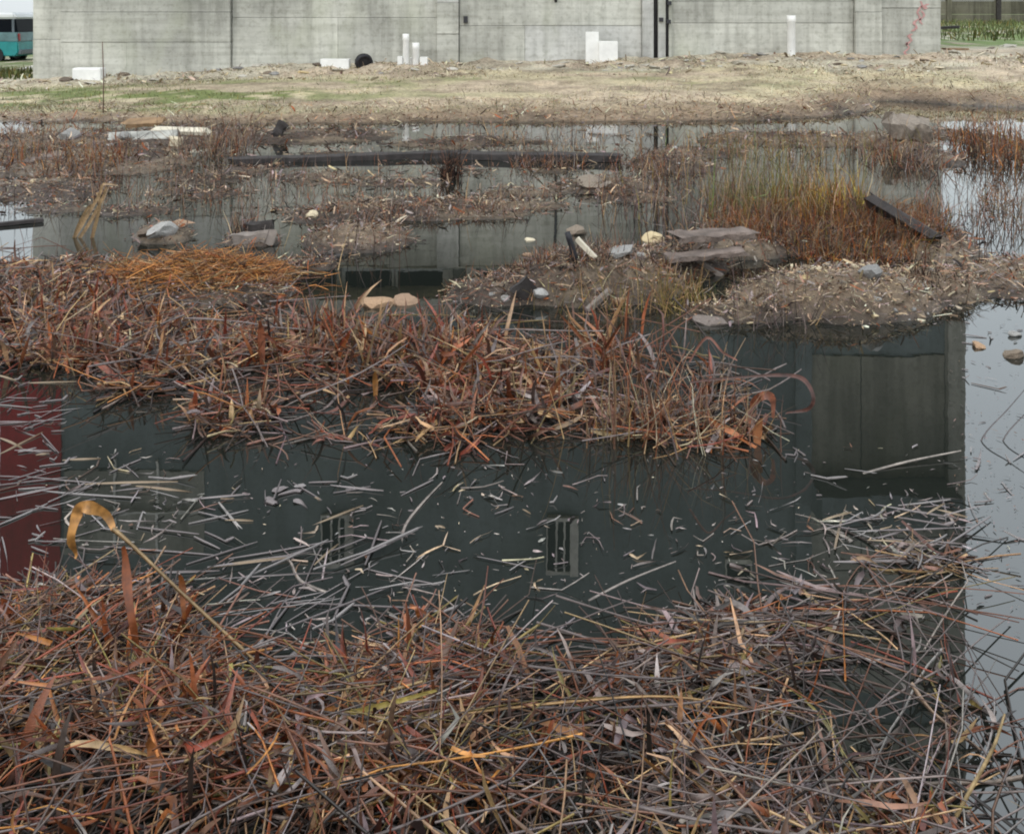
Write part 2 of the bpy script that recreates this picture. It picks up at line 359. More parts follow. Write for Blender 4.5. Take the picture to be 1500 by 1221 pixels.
C = lerp(C, np.array([.46, .37, .28]), sstep(.50, .62, n3) * sstep(.8, 2, tb) * .8)
C = lerp(C, np.array([.24, .19, .14]), sstep(.56, .66, fbm(GX * 1.2, GY * 2.2, 69, 4)) * sstep(.5, 2, tb) * .6)
C = lerp(C, np.array([.14, .20, .06]), sstep(27, 30, GY) * sstep(10, 11, GX) * sstep(.35, .5, n2))
C = lerp(C, np.array([.13, .17, .06]), sstep(25.5, 27, GY) * sstep(-11, -12, GX) * sstep(.35, .5, n2))
for px_, py_, rx_ in ((1230, 440, 1.0), (1460, 405, .9), (525, 352, .6)):
    ex, ey = wat(px_, py_); C = lerp(C, np.array([.22, .165, .115]), np.exp(-(((GX - ex) / rx_) ** 2 + ((GY - ey) / .5) ** 2)) * sstep(.02, .07, GZ) * .9)
C = lerp(C, dk, sstep(.025, -.02, GZ))
nx, ny = len(gx), len(gy)
idx = np.arange(nx * ny).reshape(ny, nx)
quads = np.stack([idx[:-1, :-1], idx[:-1, 1:], idx[1:, 1:], idx[1:, :-1]], -1).reshape(-1, 4)
gme = arr_mesh('ground', np.stack([GX, GY, GZ], -1).reshape(-1, 3), quads, C.reshape(-1, 3))
tag(link('ground', gme, M['ground']), 'muddy waste ground with a grassy bank and low rubble islands', kind='structure')

bm = bmesh.new(); vv = [bm.verts.new(p) for p in ((-21, -2, 0), (21, -2, 0), (21, 24, 0), (-21, 24, 0))]; bm.faces.new(vv)
wme = bpy.data.meshes.new('water'); bm.to_mesh(wme); bm.free()
tag(link('water', wme, M['water']), 'dark still flood water mirroring the building and sky', kind='structure')

# ------------------------------------------------------------------ the concrete building
D0 = 25.0
S = 60.0
def bx(px): return (px - 750) / S
def bz(py): return (125 - py) / S
def ux(px): return (px - 750) / 62.5
def uz(py): return (py - YH) / 62.5 - HC
M['window_trim'] = concrete('pale_window_trim', (.46, .45, .42), streak=.1)
bld = empty('concrete_building', (0, D0, 0))
tag(bld, 'tall grey concrete industrial building with blue-grey upper storeys above the bank', 'building')
XL, XR = bx(50), bx(1378)
WT = uz(440)                                   # underside of the jetty
core = box('wall', XL + .02, XR - .02, D0 + .12, D0 + 13, -.3, WT, M['joint'], bld)
# lower facade: bays of cast panels, each laid in courses
cuts = [(50, 91, 'corner'), (91.4, 338.6, 'bay'), (339.6, 640, 'bay'), (640.3, 672, 'pier'), (672.9, 939.6, 'bay'), (984.4, 1250.5, 'bay'), (1251.2, 1290, 'pier'), (1290.7, 1378, 'bay')]
courses = {0: [(-.3, bz(58), 0), (bz(58), 3.1, 0), (3.1, 4.42, 0)], 1: [(-.3, bz(62), .0), (bz(62), bz(18), 0), (bz(18), 3.2, 0), (3.2, 4.42, 0)],
           2: [(-.3, bz(26), 0), (bz(26), 3.0, 0), (3.0, 4.42, 0)], 3: [(-.3, bz(50), 0), (bz(50), bz(4), 0), (bz(4), 4.42, 0)],
           4: [(-.3, bz(38), 0), (bz(38), 2.9, 0), (2.9, 4.42, 0)], 5: [(-.3, bz(34), 0), (bz(34), bz(2), 0), (bz(2), 4.42, 0)],
           6: [(-.3, bz(18), 0), (bz(18), 4.42, 0)], 7: [(-.3, bz(12), 0), (bz(12), 4.42, 0)]}
for i, (a, b_, kind) in enumerate(cuts):
    front = {'corner': D0 - .07, 'bay': D0 + .02, 'pier': D0 - .10}[kind]
    if i == 1: front = D0 - .12
    if i == 7: front = D0 - .02
    for z0, z1, _ in courses[i]:
        sp = [(bx(a), bx(b_))]
        if kind == 'bay' and b_ - a > 200 and rng.random() < .3:                                 # break long courses where the shutters met
            c0 = bx(a + (b_ - a) * rng.uniform(.35, .65)); sp = [(bx(a), c0 - .001), (c0 + .001, bx(b_))]
        for x0, x1 in sp:
            off = rng.uniform(0, .022)
            pn = box('panel', x0 + .001, x1 - .001, front + off, D0 + .14 + off * .1, z0 + .004, z1 - .004, M['concrete' if rng.random() < .8 else 'concrete_pale'], bld, bevel=.008)
# window band under the jetty
wz0, wz1 = 4.5, 5.06
for a, b_ in ((100, 180), (185, 262), (265, 335), (418, 495), (503, 576), (580, 652), (705, 780), (786, 862), (872, 945), (1000, 1080), (1085, 1165), (1170, 1245)):
    w = box('window', bx(a), bx(b_), D0 + .10, D0 + .13, wz0, wz1, M['glass'], bld)
    f = bmesh.new()
    x0, x1 = bx(a), bx(b_)
    for (p0, p1, q0, q1) in ((x0 - .05, x0 + .04, wz0 - .04, wz1 + .04), (x1 - .04, x1 + .05, wz0 - .04, wz1 + .04), (x0 + .04, x1 - .04, wz0 - .05, wz0 + .04), (x0 + .04, x1 - .04, wz1 - .03, wz1 + .05)):
        box_bm(f, p0 - (x0 + x1) / 2, p1 - (x0 + x1) / 2, -.07, .004, q0 - wz0, q1 - wz0)
    fm = bpy.data.meshes.new('frame'); f.to_mesh(fm); f.free(); link('frame', fm, M['window_frame'], w)
box('lintel', XL, XR, D0 - .01, D0 + .115, 5.13, WT - .004, M['concrete_dull'], bld)
box('sill', XL + .7, XR - .6, D0 - .05, D0 + .115, 4.425, 4.455, M['concrete'], bld)
for a in (338, 400, 656, 690, 965, 1271):
    box('pier', bx(a) - .12, bx(a) + .12, D0 - .005, D0 + .1, 4.47, 5.12, M['concrete_pale'], bld)
# double post with black downpipe and cable
box('post', bx(940), bx(956.5), D0 - .14, D0 + .12, -.3, WT - .006, M['concrete_pale'], bld, bevel=.015)
box('post', bx(963), bx(974), D0 - .14, D0 + .12, -.3, WT - .008, M['concrete_pale'], bld, bevel=.015)
box('post', bx(979), bx(984), D0 - .06, D0 + .12, -.3, WT - .01, M['concrete'], bld, bevel=.008)
def tube_mesh(name, pts, r, sides=10):
    bm = bmesh.new(); pts = [Vector(p) for p in pts]; rings = []
    for i, p in enumerate(pts):
        t = (pts[min(i + 1, len(pts) - 1)] - pts[max(i - 1, 0)]).normalized()
        ref = Vector((0, 1, 0)) if abs(t.y) < .9 else Vector((1, 0, 0))
        s = t.cross(ref).normalized(); u = s.cross(t); rr = r[i] if isinstance(r, (list, tuple)) else r
        rings.append([bm.verts.new(p + (s * math.cos(a) + u * math.sin(a)) * rr) for a in [2 * math.pi * k / sides for k in range(sides)]])
    for a, b in zip(rings, rings[1:]):
        for k in range(sides): f = bm.faces.new((a[k], a[(k + 1) % sides], b[(k + 1) % sides], b[k])); f.smooth = True
    bm.faces.new(rings[0][::-1]); bm.faces.new(rings[-1])
    me = bpy.data.meshes.new(name); bm.to_mesh(me); bm.free(); return me
link('downpipe', tube_mesh('downpipe', [(bx(960), -.02, .45), (bx(960), -.02, 5.2)], .05), M['conduit'], bld)
link('cable', tube_mesh('cable', [(bx(976.5), -.03, .6), (bx(976.5), -.02, 2.2), (bx(976.8), -.025, 5.2)], .028), M['conduit'], bld)
for a, y in ((967, 29), (979, 5), (978, 32)):
    box('clamp', bx(a) - .05, bx(a) + .05, D0 - .22, D0 - .1, bz(y) - .05, bz(y) + .05, M['conduit'], bld, bevel=.01)
box('vent', bx(679), bx(685), D0 - .05, D0 + .05, bz(34), bz(24), M['conduit'], bld, bevel=.01)
box('plinth', bx(942), bx(996), D0 - .3, D0 - .145, .3, bz(86), M['timber_dark'], bld, bevel=.02)
link('pipe_end', tube_mesh('pipe_end', [(bx(814), -.06, bz(4)), (bx(814), -.06, 3.2), (bx(812), -.05, 4.3)], .034), M['conduit'], bld)
# red paint runs on the end panel: thin brushed strokes a few millimetres proud
for k, (a, y0, y1, w) in enumerate(((1348, 2, 30, .03), (1356, 6, 14, .07), (1342, 28, 46, .04), (1334, 50, 66, .05), (1330, 62, 80, .035), (1352, 16, 36, .03))):
    bm = bmesh.new(); last = None
    for j in range(6):
        z = bz(y0 + (y1 - y0) * j / 5); x = bx(a) + .05 * math.sin(j * 1.7 + k) - j * .012; ww = w * (.5 + .6 * random.random())
        row = [bm.verts.new((x - ww, -.026, z)), bm.verts.new((x + ww, -.026, z))]
        if last: bm.faces.new((last[0], last[1], row[1], row[0]))
        last = row
    me = bpy.data.meshes.new('paint_mark'); bm.to_mesh(me); bm.free()
    M.setdefault('red_paint', plain('faded_red_paint', (.46, .26, .25), .8, var=.3, scale=20))
    link('paint_mark', me, M['red_paint'], bld)
# upper storeys, a metre proud of the base
UF = D0 - 1.0; TOP = 20.5
UL, UR = ux(3), ux(1408)
box('upper_wall', UL, UR, UF, D0 + 13, WT, TOP, M['paint_grey'], bld)
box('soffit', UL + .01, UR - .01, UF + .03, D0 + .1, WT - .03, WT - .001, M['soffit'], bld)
box('edge_beam', UL, UR, UF - .035, UF - .002, WT - .02, uz(464), M['concrete_dull'], bld)
box('red_wall', UL - .03, ux(90), UF - .05, UF + 3, uz(470), TOP - .6, M['paint_red'], bld)
box('pilaster', ux(1163), ux(1186), UF - .16, UF + .05, WT + .02, TOP - .3, M['paint_grey'], bld)
box('corner_pier', ux(1384), ux(1409), UF - .2, UF + .4, uz(466), TOP - .3, M['concrete_dull'], bld)
M['recess'] = concrete('dark_recess_concrete', (.185, .18, .155), streak=.1, rand=.03)
for z0, z1 in ((520, 698), (746, 1010), (1060, 1250)):
    for a, b_ in ((1188, 1260), (1261, 1383)):
        box('cladding_panel', ux(a), ux(b_) - .01, UF - .035 - rng.uniform(0, .01), UF - .003, uz(z0), uz(z1) - .006, M['recess' if z0 == 520 else 'concrete_dull'], bld)
box('shade_hood', ux(1186) + .003, ux(1384) - .003, UF - 1.0, UF - .002, uz(700), uz(742), M['paint_grey'], bld)  # bluish band, its projection added to cast shade on the panels below
for z0, z1 in ((690, 746), (748, 810)):
    for a, b_ in ((95, 169), (171, 231), (233, 300)):
        box('cladding_panel', ux(a), ux(b_) - .01, UF - .03, UF - .003, uz(z0), uz(z1) - .006, M['concrete_dull'], bld)
for a in (170, 232): box('pipe', ux(a) - .025, ux(a) + .025, UF - .09, UF - .045, uz(672), uz(812), M['concrete_pale'], bld)
box('rail', ux(95), ux(300), UF - .14, UF - .095, uz(744), uz(748), M['concrete_pale'], bld)
def up_window(a, b_, y0, y1, louvre):
    x0, x1, z0, z1 = ux(a), ux(b_), uz(y0), uz(y1)
    w = box('window', x0, x1, UF - .02, UF - .004, z0, z1, M['glass'], bld)
    cx = (x0 + x1) / 2
    def ch(name, p0, p1, y0_, y1_, q0, q1, mt):
        bm = bmesh.new(); box_bm(bm, p0 - cx, p1 - cx, y0_, y1_, q0 - z0, q1 - z0); me = bpy.data.meshes.new(name); bm.to_mesh(me); bm.free(); return link(name, me, M[mt], w)
    ch('frame', x0 - .03, x0, -.07, .004, z0 - .06, z1 + .06, 'window_trim'); ch('frame', x1, x1 + (.20 if louvre else .03), -.12, .004, z0 - .06, z1 + .06, 'window_trim')
    ch('sill', x0 + .002, x1 - .002, -.12, .004, z0 - .08, z0, 'window_trim'); ch('frame', x0 + .002, x1 - .002, -.06, .004, z1, z1 + .06, 'window_trim')
    if louvre:
        for t in (.4, .75): ch('mullion', x0 + (x1 - x0) * t - .022, x0 + (x1 - x0) * t + .022, -.06, -.012, z0 + .002, z1 - .002, 'window_trim')
up_window(472, 506, 756, 822, True); up_window(803, 835, 758, 838, True); up_window(1064, 1097, 818, 852, False)
for a in (480, 812, 1072, 300, 650): up_window(a, a + 30, 1120, 1190, True)
box('parapet', UL - .04, UR + .04, UF - .06, D0 + 13.1, TOP, TOP + .4, M['concrete_dull'], bld)

# ------------------------------------------------------------------ beyond the building
VX, VY, VZ = -19.35, 36.0, .06
van = empty('parked_van', (VX, VY, VZ)); tag(van, 'teal van with white roof and dark side windows parked beyond the building', 'van')
M['van_paint'] = plain('teal_van_paint', (.025, .27, .28), .35, var=.25, scale=2.5, bump=.03)
M['van_band'] = plain('grey_teal_band', (.13, .23, .25), .45, var=.3, scale=3, bump=.03)
def van_part(name, prof, y0, y1, mat, parent=van, bev=.03):
    bm = bmesh.new(); a = [bm.verts.new((x_, y0, z_)) for x_, z_ in prof]; b = [bm.verts.new((x_, y1, z_)) for x_, z_ in prof]
    bm.faces.new(a); bm.faces.new(b[::-1])
    for i in range(len(prof)): bm.faces.new((a[i - 1], a[i], b[i], b[i - 1]))
    bmesh.ops.recalc_face_normals(bm, faces=bm.faces[:])
    if bev: bmesh.ops.bevel(bm, geom=[e for e in bm.edges], offset=bev, segments=2, affect='EDGES')
    me = bpy.data.meshes.new(name); bm.to_mesh(me); bm.free(); return link(name, me, M[mat], parent)
van_part('body', [(-2.35, .22), (2.3, .22), (2.4, .35), (2.38, .72), (-2.45, .72), (-2.42, .35)], -.85, .85, 'van_paint')
van_part('side_band', [(-2.44, .722), (2.38, .722), (2.34, 1.04), (-2.05, 1.04)], -.83, .83, 'van_band', bev=.02)
van_part('cabin', [(-2.05, 1.042), (2.34, 1.042), (2.26, 1.50), (-1.55, 1.50)], -.76, .76, 'glass', bev=.02)
van_part('roof', [(-1.62, 1.502), (2.30, 1.502), (2.22, 1.72), (-1.35, 1.72)], -.80, .80, 'roof_white', bev=.06)
for x_ in (2.2, 1.55, .8, .1, -.7, -1.5): van_part('window_pillar', [(x_ - .04, 1.045), (x_ + .04, 1.045), (x_ + .03, 1.5), (x_ - .05, 1.5)], -.80, -.755, 'corrugated', bev=0)
for x_ in (1.6, -1.55):
    for y_ in (-.80, .80):
        w_ = link('wheel', tube_mesh('wheel', [(0, -.09, 0), (0, .09, 0)], .30, 20), M['rubber'], van, (x_, y_, .24))
        link('rim', tube_mesh('rim', [(0, -.105, 0), (0, .105, 0)], .17, 14), M['window_frame'], w_)
van_part('bumper', [(2.36, .28), (2.48, .28), (2.48, .44), (2.36, .44)], -.8, .8, 'corrugated', bev=.02)
M['tail_red'] = plain('red_lamp_lens', (.30, .02, .02), .3)
for y_ in (-.78, .66): van_part('tail_light', [(2.34, .74), (2.40, .74), (2.39, 1.0), (2.34, 1.0)], y_, y_ + .12, 'tail_red', bev=.01)
o = box('kerb_slab', -15.2, -13.2, 30.2, 30.6, .02, .2, M['concrete_pale'], None, bevel=.03); o.rotation_euler = (0, R(-14), R(20)); tag(o, 'pale broken kerb slab in front of the teal van', 'slab')
# boundary wall at the right
bw = empty('boundary_wall', (22, 60, 1.0)); tag(bw, 'mossy brown boundary wall beyond the grass at the building corner', 'wall')
M['moss_wall'] = concrete('mossy_wall', (.16, .15, .115), streak=.4, rand=.22, stain=.7)
for k in range(9):
    x = 14 + k * 2.9
    for q in range(3):
        box('panel', x + .14, x + 2.76, 60 + rng.uniform(-.02, .02), 60.2, .9 + q * .8, .9 + q * .8 + .785, M['moss_wall'], bw, bevel=.01)
    box('post', x - .13, x + .13, 59.9, 60.25, .9, 3.42, M['timber_dark'] if k in (5,) else M['moss_wall'], bw, bevel=.01)

# ------------------------------------------------------------------ white things and others along the wall foot
def gz(x, y): return float(height(np.array([x]), np.array([y]))[0])
def gd(px, py, lo=3.0, hi=24.0):
    """distance at which the line of sight through a point of the picture first meets land or water"""
    ds = np.linspace(lo, hi, 900); hh = np.maximum(height((px - 750) * ds / F, ds), 0.0); k = np.nonzero(HC - (py - YH) * ds / F <= hh)[0]
    return float(ds[k[0]]) if len(k) else hi
def post(px0, px1, ytop, ybot, d, label):
    """white plastic pipe stood on end, with a collar and an open rim"""
    r = (px1 - px0) * d / F / 2; p = at((px0 + px1) / 2, ybot, d); h = (ybot - ytop) * d / F
    bm = bmesh.new(); prof = [(r * 1.0, -.08), (r, h - .16), (r * 1.09, h - .15), (r * 1.09, h - .004), (r * 1.0, h), (r * .84, h), (r * .84, h - .2)]; rings = []
    for rr, z in prof: rings.append([bm.verts.new((rr * math.cos(2 * math.pi * k / 20), rr * math.sin(2 * math.pi * k / 20), z)) for k in range(20)])
    for a, b in zip(rings, rings[1:]):
        for k in range(20): f = bm.faces.new((a[k], a[(k + 1) % 20], b[(k + 1) % 20], b[k])); f.smooth = True
    bm.faces.new(rings[-1])
    me = bpy.data.meshes.new('white_pipe'); bm.to_mesh(me); bm.free()
    return tag(link('white_pipe', me, M['white'], None, p), label, 'pipe')
def onbank(px0, px1, ytop, ybot, d, name, mat, label, cat, depth=.3, bevel=.01, group=None, tilt=0):
    x0, x1 = (px0 - 750) * d / F, (px1 - 750) * d / F
    z1 = HC - (ytop - YH) * d / F; zb = HC - (ybot - YH) * d / F
    z0 = min(zb, gz((x0 + x1) / 2, d)) - .03
    o = box(name, x0, x1, d, d + depth, z0, z1, mat, None, bevel); o.rotation_euler.y = tilt
    return tag(o, label, cat, group)
onbank(469, 511, 87, 107, 24.2, 'foam_block', M['white'], 'long low white foam block beside the black tyre', 'foam block', .3)
onbank(105, 147, 100, 119, 23.4, 'foam_block', M['white'], 'white block near the left corner of the wall', 'foam block', .35, .04)
post(590, 599, 50, 103, 24.3, 'taller of the two white posts standing between low white blocks')
post(604, 614, 63, 103, 24.35, 'shorter of the two white posts standing between low white blocks')
onbank(582, 589.3, 83, 102, 24.2, 'foam_block', M['white'], 'small white block left of the tall white post', 'foam block', .25)
onbank(615, 626, 84, 101, 24.25, 'foam_block', M['white'], 'small white block right of the short white post', 'foam block', .25)
onbank(599.6, 603.4, 85, 102, 24.4, 'foam_block', M['white'], 'narrow white block wedged between the two white posts', 'foam block', .2)
onbank(858, 877, 47, 92, 24.45, 'foam_board', M['white'], 'upright white board beside the square white box', 'board', .12)
onbank(877.6, 905, 61, 92, 24.3, 'white_box', M['white'], 'square white box beside the upright white board', 'box', .35)
post(1153, 1165, 23, 81, 24.5, 'single tall white post against the right part of the wall')
# tyre leaning on the wall, sunk into the ground
bm = bmesh.new(); rings = []
prof = [(.13, -.075), (.175, -.085), (.205, -.06), (.212, 0), (.205, .06), (.175, .085), (.13, .075), (.115, 0)]
for i in range(28):
    a = 2 * math.pi * i / 28
    rings.append([bm.verts.new((math.cos(a) * (r + (.005 if i % 2 and abs(q) < .07 and r > .2 else 0)), q, math.sin(a) * r)) for r, q in prof])
for i in range(28):
    for k in range(8): f = bm.faces.new((rings[i][k], rings[(i + 1) % 28][k], rings[(i + 1) % 28][(k + 1) % 8], rings[i][(k + 1) % 8])); f.smooth = True
me = bpy.data.meshes.new('tyre'); bm.to_mesh(me); bm.free()
ty = empty('tyre', at(534, 104, 24.4)); tag(ty, 'small black tyre standing against the wall foot beside a white block', 'tyre')
o = link('rubber_ring', me, M['rubber'], ty, (0, -.12, .21)); o.rotation_euler = (R(12), 0, R(24))
o = link('hub', tube_mesh('hub', [(0, -.05, 0), (0, .03, 0)], .128, 18), M['rubber'], ty, (0, -.12, .21)); o.rotation_euler = (R(12), 0, R(24))
# rod standing on the near edge of the bank
o = link('rod', tube_mesh('rod', [(0, 0, -.1), (.01, 0, .6), (-.012, 0, 1.22)], [.011, .009, .007], 6), M['rust'], None, at(151, 168, 17.2)); tag(o, 'thin rusty rod standing upright on the left of the bank', 'rod')
onbank(1390, 1420, 71, 93, 26.5, 'timber_block', M['timber_brown'], 'short brown timber block lying past the right corner of the wall', 'timber', .5, .02)
onbank(1436, 1520, 68, 76, 29.5, 'plank', M['timber_pale'], 'pale plank on the grass below the mossy boundary wall', 'plank', .3, .01)

# ------------------------------------------------------------------ planks and slabs in the flooded ground
def beam(name, p0, p1, w, h, mat, label, cat, roll=0.0, jag=.25, rag=.12):
    """a sawn timber or slab between two points: subdivided, worn edges, ragged ends"""
    p0, p1 = Vector(p0), Vector(p1); L = (p1 - p0).length; NS = 14
    bm = bmesh.new(); rings = []
    if name in ('slab', 'stump', 'box_flap', 'log'): rag = .55; NS = 22
    sec = [(-.5, -.5), (-.5, .35), (-.38, .5), (.38, .5), (.5, .35), (.5, -.5)]
    for i in range(NS + 1):
        t = i / NS; x = (t - .5) * L
        rings.append([bm.verts.new((x + (random.uniform(-jag, jag) * w if i in (0, NS) else 0), a * w * (1 + .16 * mnoise.noise((x * 3, k, 1)) + rag * mnoise.noise((x * 9, k * 3.1, 7))), b * h * (1 + .22 * mnoise.noise((x * 2.5, k, 5)) + rag * mnoise.noise((x * 11, k * 2.3, 9))) + .04 * h * math.sin(x * 3)))
                      for k, (a, b) in enumerate(sec)])
    for a, b in zip(rings, rings[1:]):
        for k in range(6): bm.faces.new((a[k], b[k], b[(k + 1) % 6], a[(k + 1) % 6]))
    bm.faces.new(rings[0]); bm.faces.new(rings[-1][::-1]); bmesh.ops.recalc_face_normals(bm, faces=bm.faces[:])
    me = bpy.data.meshes.new(name); bm.to_mesh(me); bm.free()
    o = link(name, me, mat, None, (p0 + p1) / 2); q = (p1 - p0).to_track_quat('X', 'Z'); o.rotation_euler = (q @ Matrix.Rotation(roll, 4, 'X').to_quaternion()).to_euler()
    return tag(o, label, cat)
beam('dark_plank', at(1374, 41, 33), at(1404, 40, 33), .2, .09, M['timber_dark'], 'dark plank raised over the grass next to the building corner', 'plank')
beam('long_plank', at(338, 236, 12.0), at(700, 225, 12.55), .18, .085, M['timber_dark'], 'long dark wet plank floating in the flood below the bank', 'plank')
beam('long_plank', at(672, 227, 12.35), at(910, 231, 12.1), .22, .085, M['timber_dark'], 'thicker dark plank end overlapping the long floating plank', 'plank')
beam('plank', at(1274, 292, 7.75), at(1370, 351, 7.45), .15, .07, M['timber_dark'], 'dark timber leaning out of the rust-brown brush', 'plank', roll=R(-35))
beam('slab', at(992, 346, 6.95), at(1102, 341, 7.05), .22, .04, M['slab'], 'thin tilted concrete slab over a dark hollow by the brush', 'slab')
beam('slab', at(980, 377, 6.75), at(1085, 368, 6.85), .16, .03, M['slab'], 'lower thin slab under the tilted concrete slab', 'slab')
d_ = gd(372, 352)
beam('log', at(340, 350, d_), at(404, 346, d_), .09, .085, M['timber_grey'], 'short pale log lying on a small mud spit', 'log')
beam('log', at(358, 333, d_ + .2), at(402, 331, d_ + .2), .08, .08, M['timber_dark'], 'short dark log behind the pale log', 'log')
d_ = gd(215, 204)
beam('plank', at(160, 202, d_), at(262, 199, d_), .22, .07, M['white_dull'], 'whitish board in the rubbish at the left of the bank', 'board', roll=R(25))
beam('plank', at(225, 190, d_ + .4), at(305, 193, d_ + .4), .14, .06, M['timber_pale'], 'thin pale board behind the whitish board', 'board', roll=R(20))
beam('plank', at(185, 180, d_ + .9), at(235, 178, d_ + .9), .25, .06, M['timber_brown'], 'pinkish brown board flat on the bank edge at the left', 'board', roll=R(15))
beam('plank', at(-10, 329, 8.4), at(62, 322, 8.6), .05, .03, M['timber_dark'], 'thin dark stick crossing the sky reflection at the left', 'stick')
d_ = gd(404, 200)
beam('stump', at(402, 201, d_), at(416, 181, d_), .12, .12, M['timber_dark'], 'short dark stump sticking up by the bank edge', 'stump')
d_ = gd(256, 212)
beam('board', at(250, 207, d_), at(264, 210, d_), .14, .14, M['foam_old'], 'small cream board scrap in the left rubbish', 'board')
d_ = gd(1330, 205)
beam('slab', at(1308, 182, d_), at(1352, 190, d_), .4, .20, M['stone_tan'], 'tan earth slab standing on the right mud islet', 'slab', roll=R(20))
d_ = gd(50, 238)
beam('slab', at(0, 240, d_), at(95, 230, d_ + .3), .6, .08, M['slab'], 'flat mud-covered slab at the left water edge', 'slab')
beam('plank', at(500, 376, gd(500, 376)), at(425, 389, gd(425, 389)), .05, .04, M['timber_dark'], 'dark stick leaning from the yellowish islet into the water', 'stick')
d_ = gd(845, 384) - .02
o = link('hose', tube_mesh('hose', [tuple(at(x_, y_, d_) - at(845, 382, d_)) for x_, y_ in ((845, 384), (841, 374), (838, 362), (834, 350), (831, 340))], [.019, .020, .020, .019, .018], 8), M['rubber'], None, at(845, 382, d_)); tag(o, 'bent black hose end sticking up from the centre mound', 'hose')
d_ = gd(768, 440)
beam('box_flap', at(756, 432, d_), at(780, 414, d_), .05, .11, M['timber_dark'], 'dark open hollow piece at the foot of the centre mound', 'timber', roll=R(20))
beam('branch', at(846, 350, gd(872, 380)), at(872, 378, gd(872, 380) - .03), .03, .03, M['timber_pale'], 'pale snapped branch beside the black hose', 'branch')
for (a, y0, x2, y2, lab) in ((1010, 372, 1058, 405, 'thin grey stake leaning beside the dark pool'), (893, 424, 860, 455, 'thin stake leaning at the waterline of the centre mound')):
    d_ = gd(x2, y2)
    beam('stake', at(a, y0, d_ + .1), at(x2, y2, d_), .03, .03, M['timber_grey'], lab, 'stake')

# ------------------------------------------------------------------ stones
def stone_mesh(seed, flat=.7, rough=.3):
    bm = bmesh.new(); bmesh.ops.create_icosphere(bm, subdivisions=2, radius=.5)
    r = random.Random(seed); off = Vector((r.uniform(0, 90), r.uniform(0, 90), r.uniform(0, 90)))
    cuts_ = [(Vector((r.gauss(0, 1), r.gauss(0, 1), r.gauss(0, 1))).normalized(), r.uniform(.24, .4)) for _ in range(6)]
    for v in bm.verts:
        for nrm, dd in cuts_:
            t = v.co.dot(nrm)
            if t > dd: v.co -= nrm * (t - dd)
        v.co *= 1 + rough * mnoise.noise(v.co * 3 + off)
        v.co.z *= flat
    zmin = min(v.co.z for v in bm.verts)
    for v in bm.verts: v.co.z -= zmin * .6
    me = bpy.data.meshes.new('stone'); bm.to_mesh(me); bm.free(); return me
M['stone_pale'] = object_ramp('pale_rubble', [(0, (.38, .35, .29)), (.6, (.46, .43, .37)), (1, (.56, .53, .47))], .85, .2, .35, 18, .6)
SM = {k: [stone_mesh(i * 7 + j) for i in range(6)] for j, k in enumerate(('stone_tan', 'stone_grey', 'brick_old', 'foam_old', 'stone_pale'))}
def stone(px, py, w_px, d, mat, label, flat=1.0, group=None, name='stone', cat='stone', hpx=None, land=True):
    if d is None: d = gd(px, py)
    me = random.choice(SM[mat]); w = w_px * d / F
    p = at(px, py, d)
    if land: p.z = max(gz(p.x, p.y), -.02) - .01
    o = link(name, me, M[mat], None, p, (random.uniform(-.2, .2), random.uniform(-.2, .2), random.uniform(0, 6.28)))
    s = w * 1.1
    o.scale = (s, s * random.uniform(.7, 1), s * flat if hpx is None else (hpx * d / F) * 1.5)
    return tag(o, label, cat, group)
stone(1277, 408, 34, None, 'stone_grey', 'pale grey boulder on top of the right rubble mound', 1.0)
stone(548, 443, 66, None, 'brick_old', 'left of two orange-tan lumps at the water edge', .6, hpx=22, name='brick_lump')
stone(594, 442, 48, None, 'brick_old', 'right of two orange-tan lumps at the water edge', .6, hpx=22, name='brick_lump')
stone(955, 352, 40, None, 'foam_old', 'yellowed foam lump on the crest of the centre mound', .7, name='foam_lump', cat='foam')
stone(862, 272, 44, None, 'stone_tan', 'flat pinkish slab stone in the middle water', .7)
stone(886, 274, 26, None, 'stone_tan', 'small dark stone behind the pinkish slab stone', .8)
stone(775, 352, 18, None, 'foam_old', 'small cream lump at the left end of the centre mound', .9, name='foam_lump', cat='foam')
stone(775, 375, 22, None, 'brick_old', 'orange-tan chunk on the left flank of the centre mound', .9, name='brick_lump')
stone(908, 372, 40, None, 'stone_grey', 'bluish grey stone on the centre mound', .7)
stone(845, 342, 34, None, 'stone_tan', 'rounded brown stone behind the black hose', .8)
stone(458, 318, 20, None, 'foam_old', 'round cream lump beside the brown mud spit', .9, name='foam_lump', cat='foam')
stone(270, 328, 34, None, 'brick_old', 'orange clay lump on the small left islet', .5, name='brick_lump')
stone(240, 345, 42, None, 'stone_grey', 'pale stone on the small left islet', .8)
stone(215, 345, 26, None, 'stone_tan', 'tan stone at the edge of the small left islet', .8)
stone(100, 203, 34, None, 'stone_grey', 'round cream sack-like lump at the left of the bank', .8, name='foam_lump', cat='foam')
stone(182, 205, 22, None, 'stone_grey', 'whitish chunk beside the whitish board', 1.0)
stone(408, 240, 12, None, 'brick_old', 'small pink chunk below the long dark plank', .9, name='brick_lump')
stone(872, 196, 20, None, 'stone_grey', 'white chunk at the water edge under the square white box', .8)
stone(790, 440, 28, None, 'stone_grey', 'whitish stone at the foot of the centre mound', .8)
stone(1485, 492, 20, None, 'stone_grey', 'upper of three stones in the bright water', .6, land=False)
stone(1432, 508, 24, None, 'brick_old', 'reddish stone in the bright water, leftmost of three', .6, land=False)
stone(1486, 524, 34, None, 'stone_tan', 'lowest and largest of three stones in the bright water', .6, land=False)
stone(1040, 474, 50, None, 'stone_tan', 'flat tan stone at the left tip of the right mound', .35)
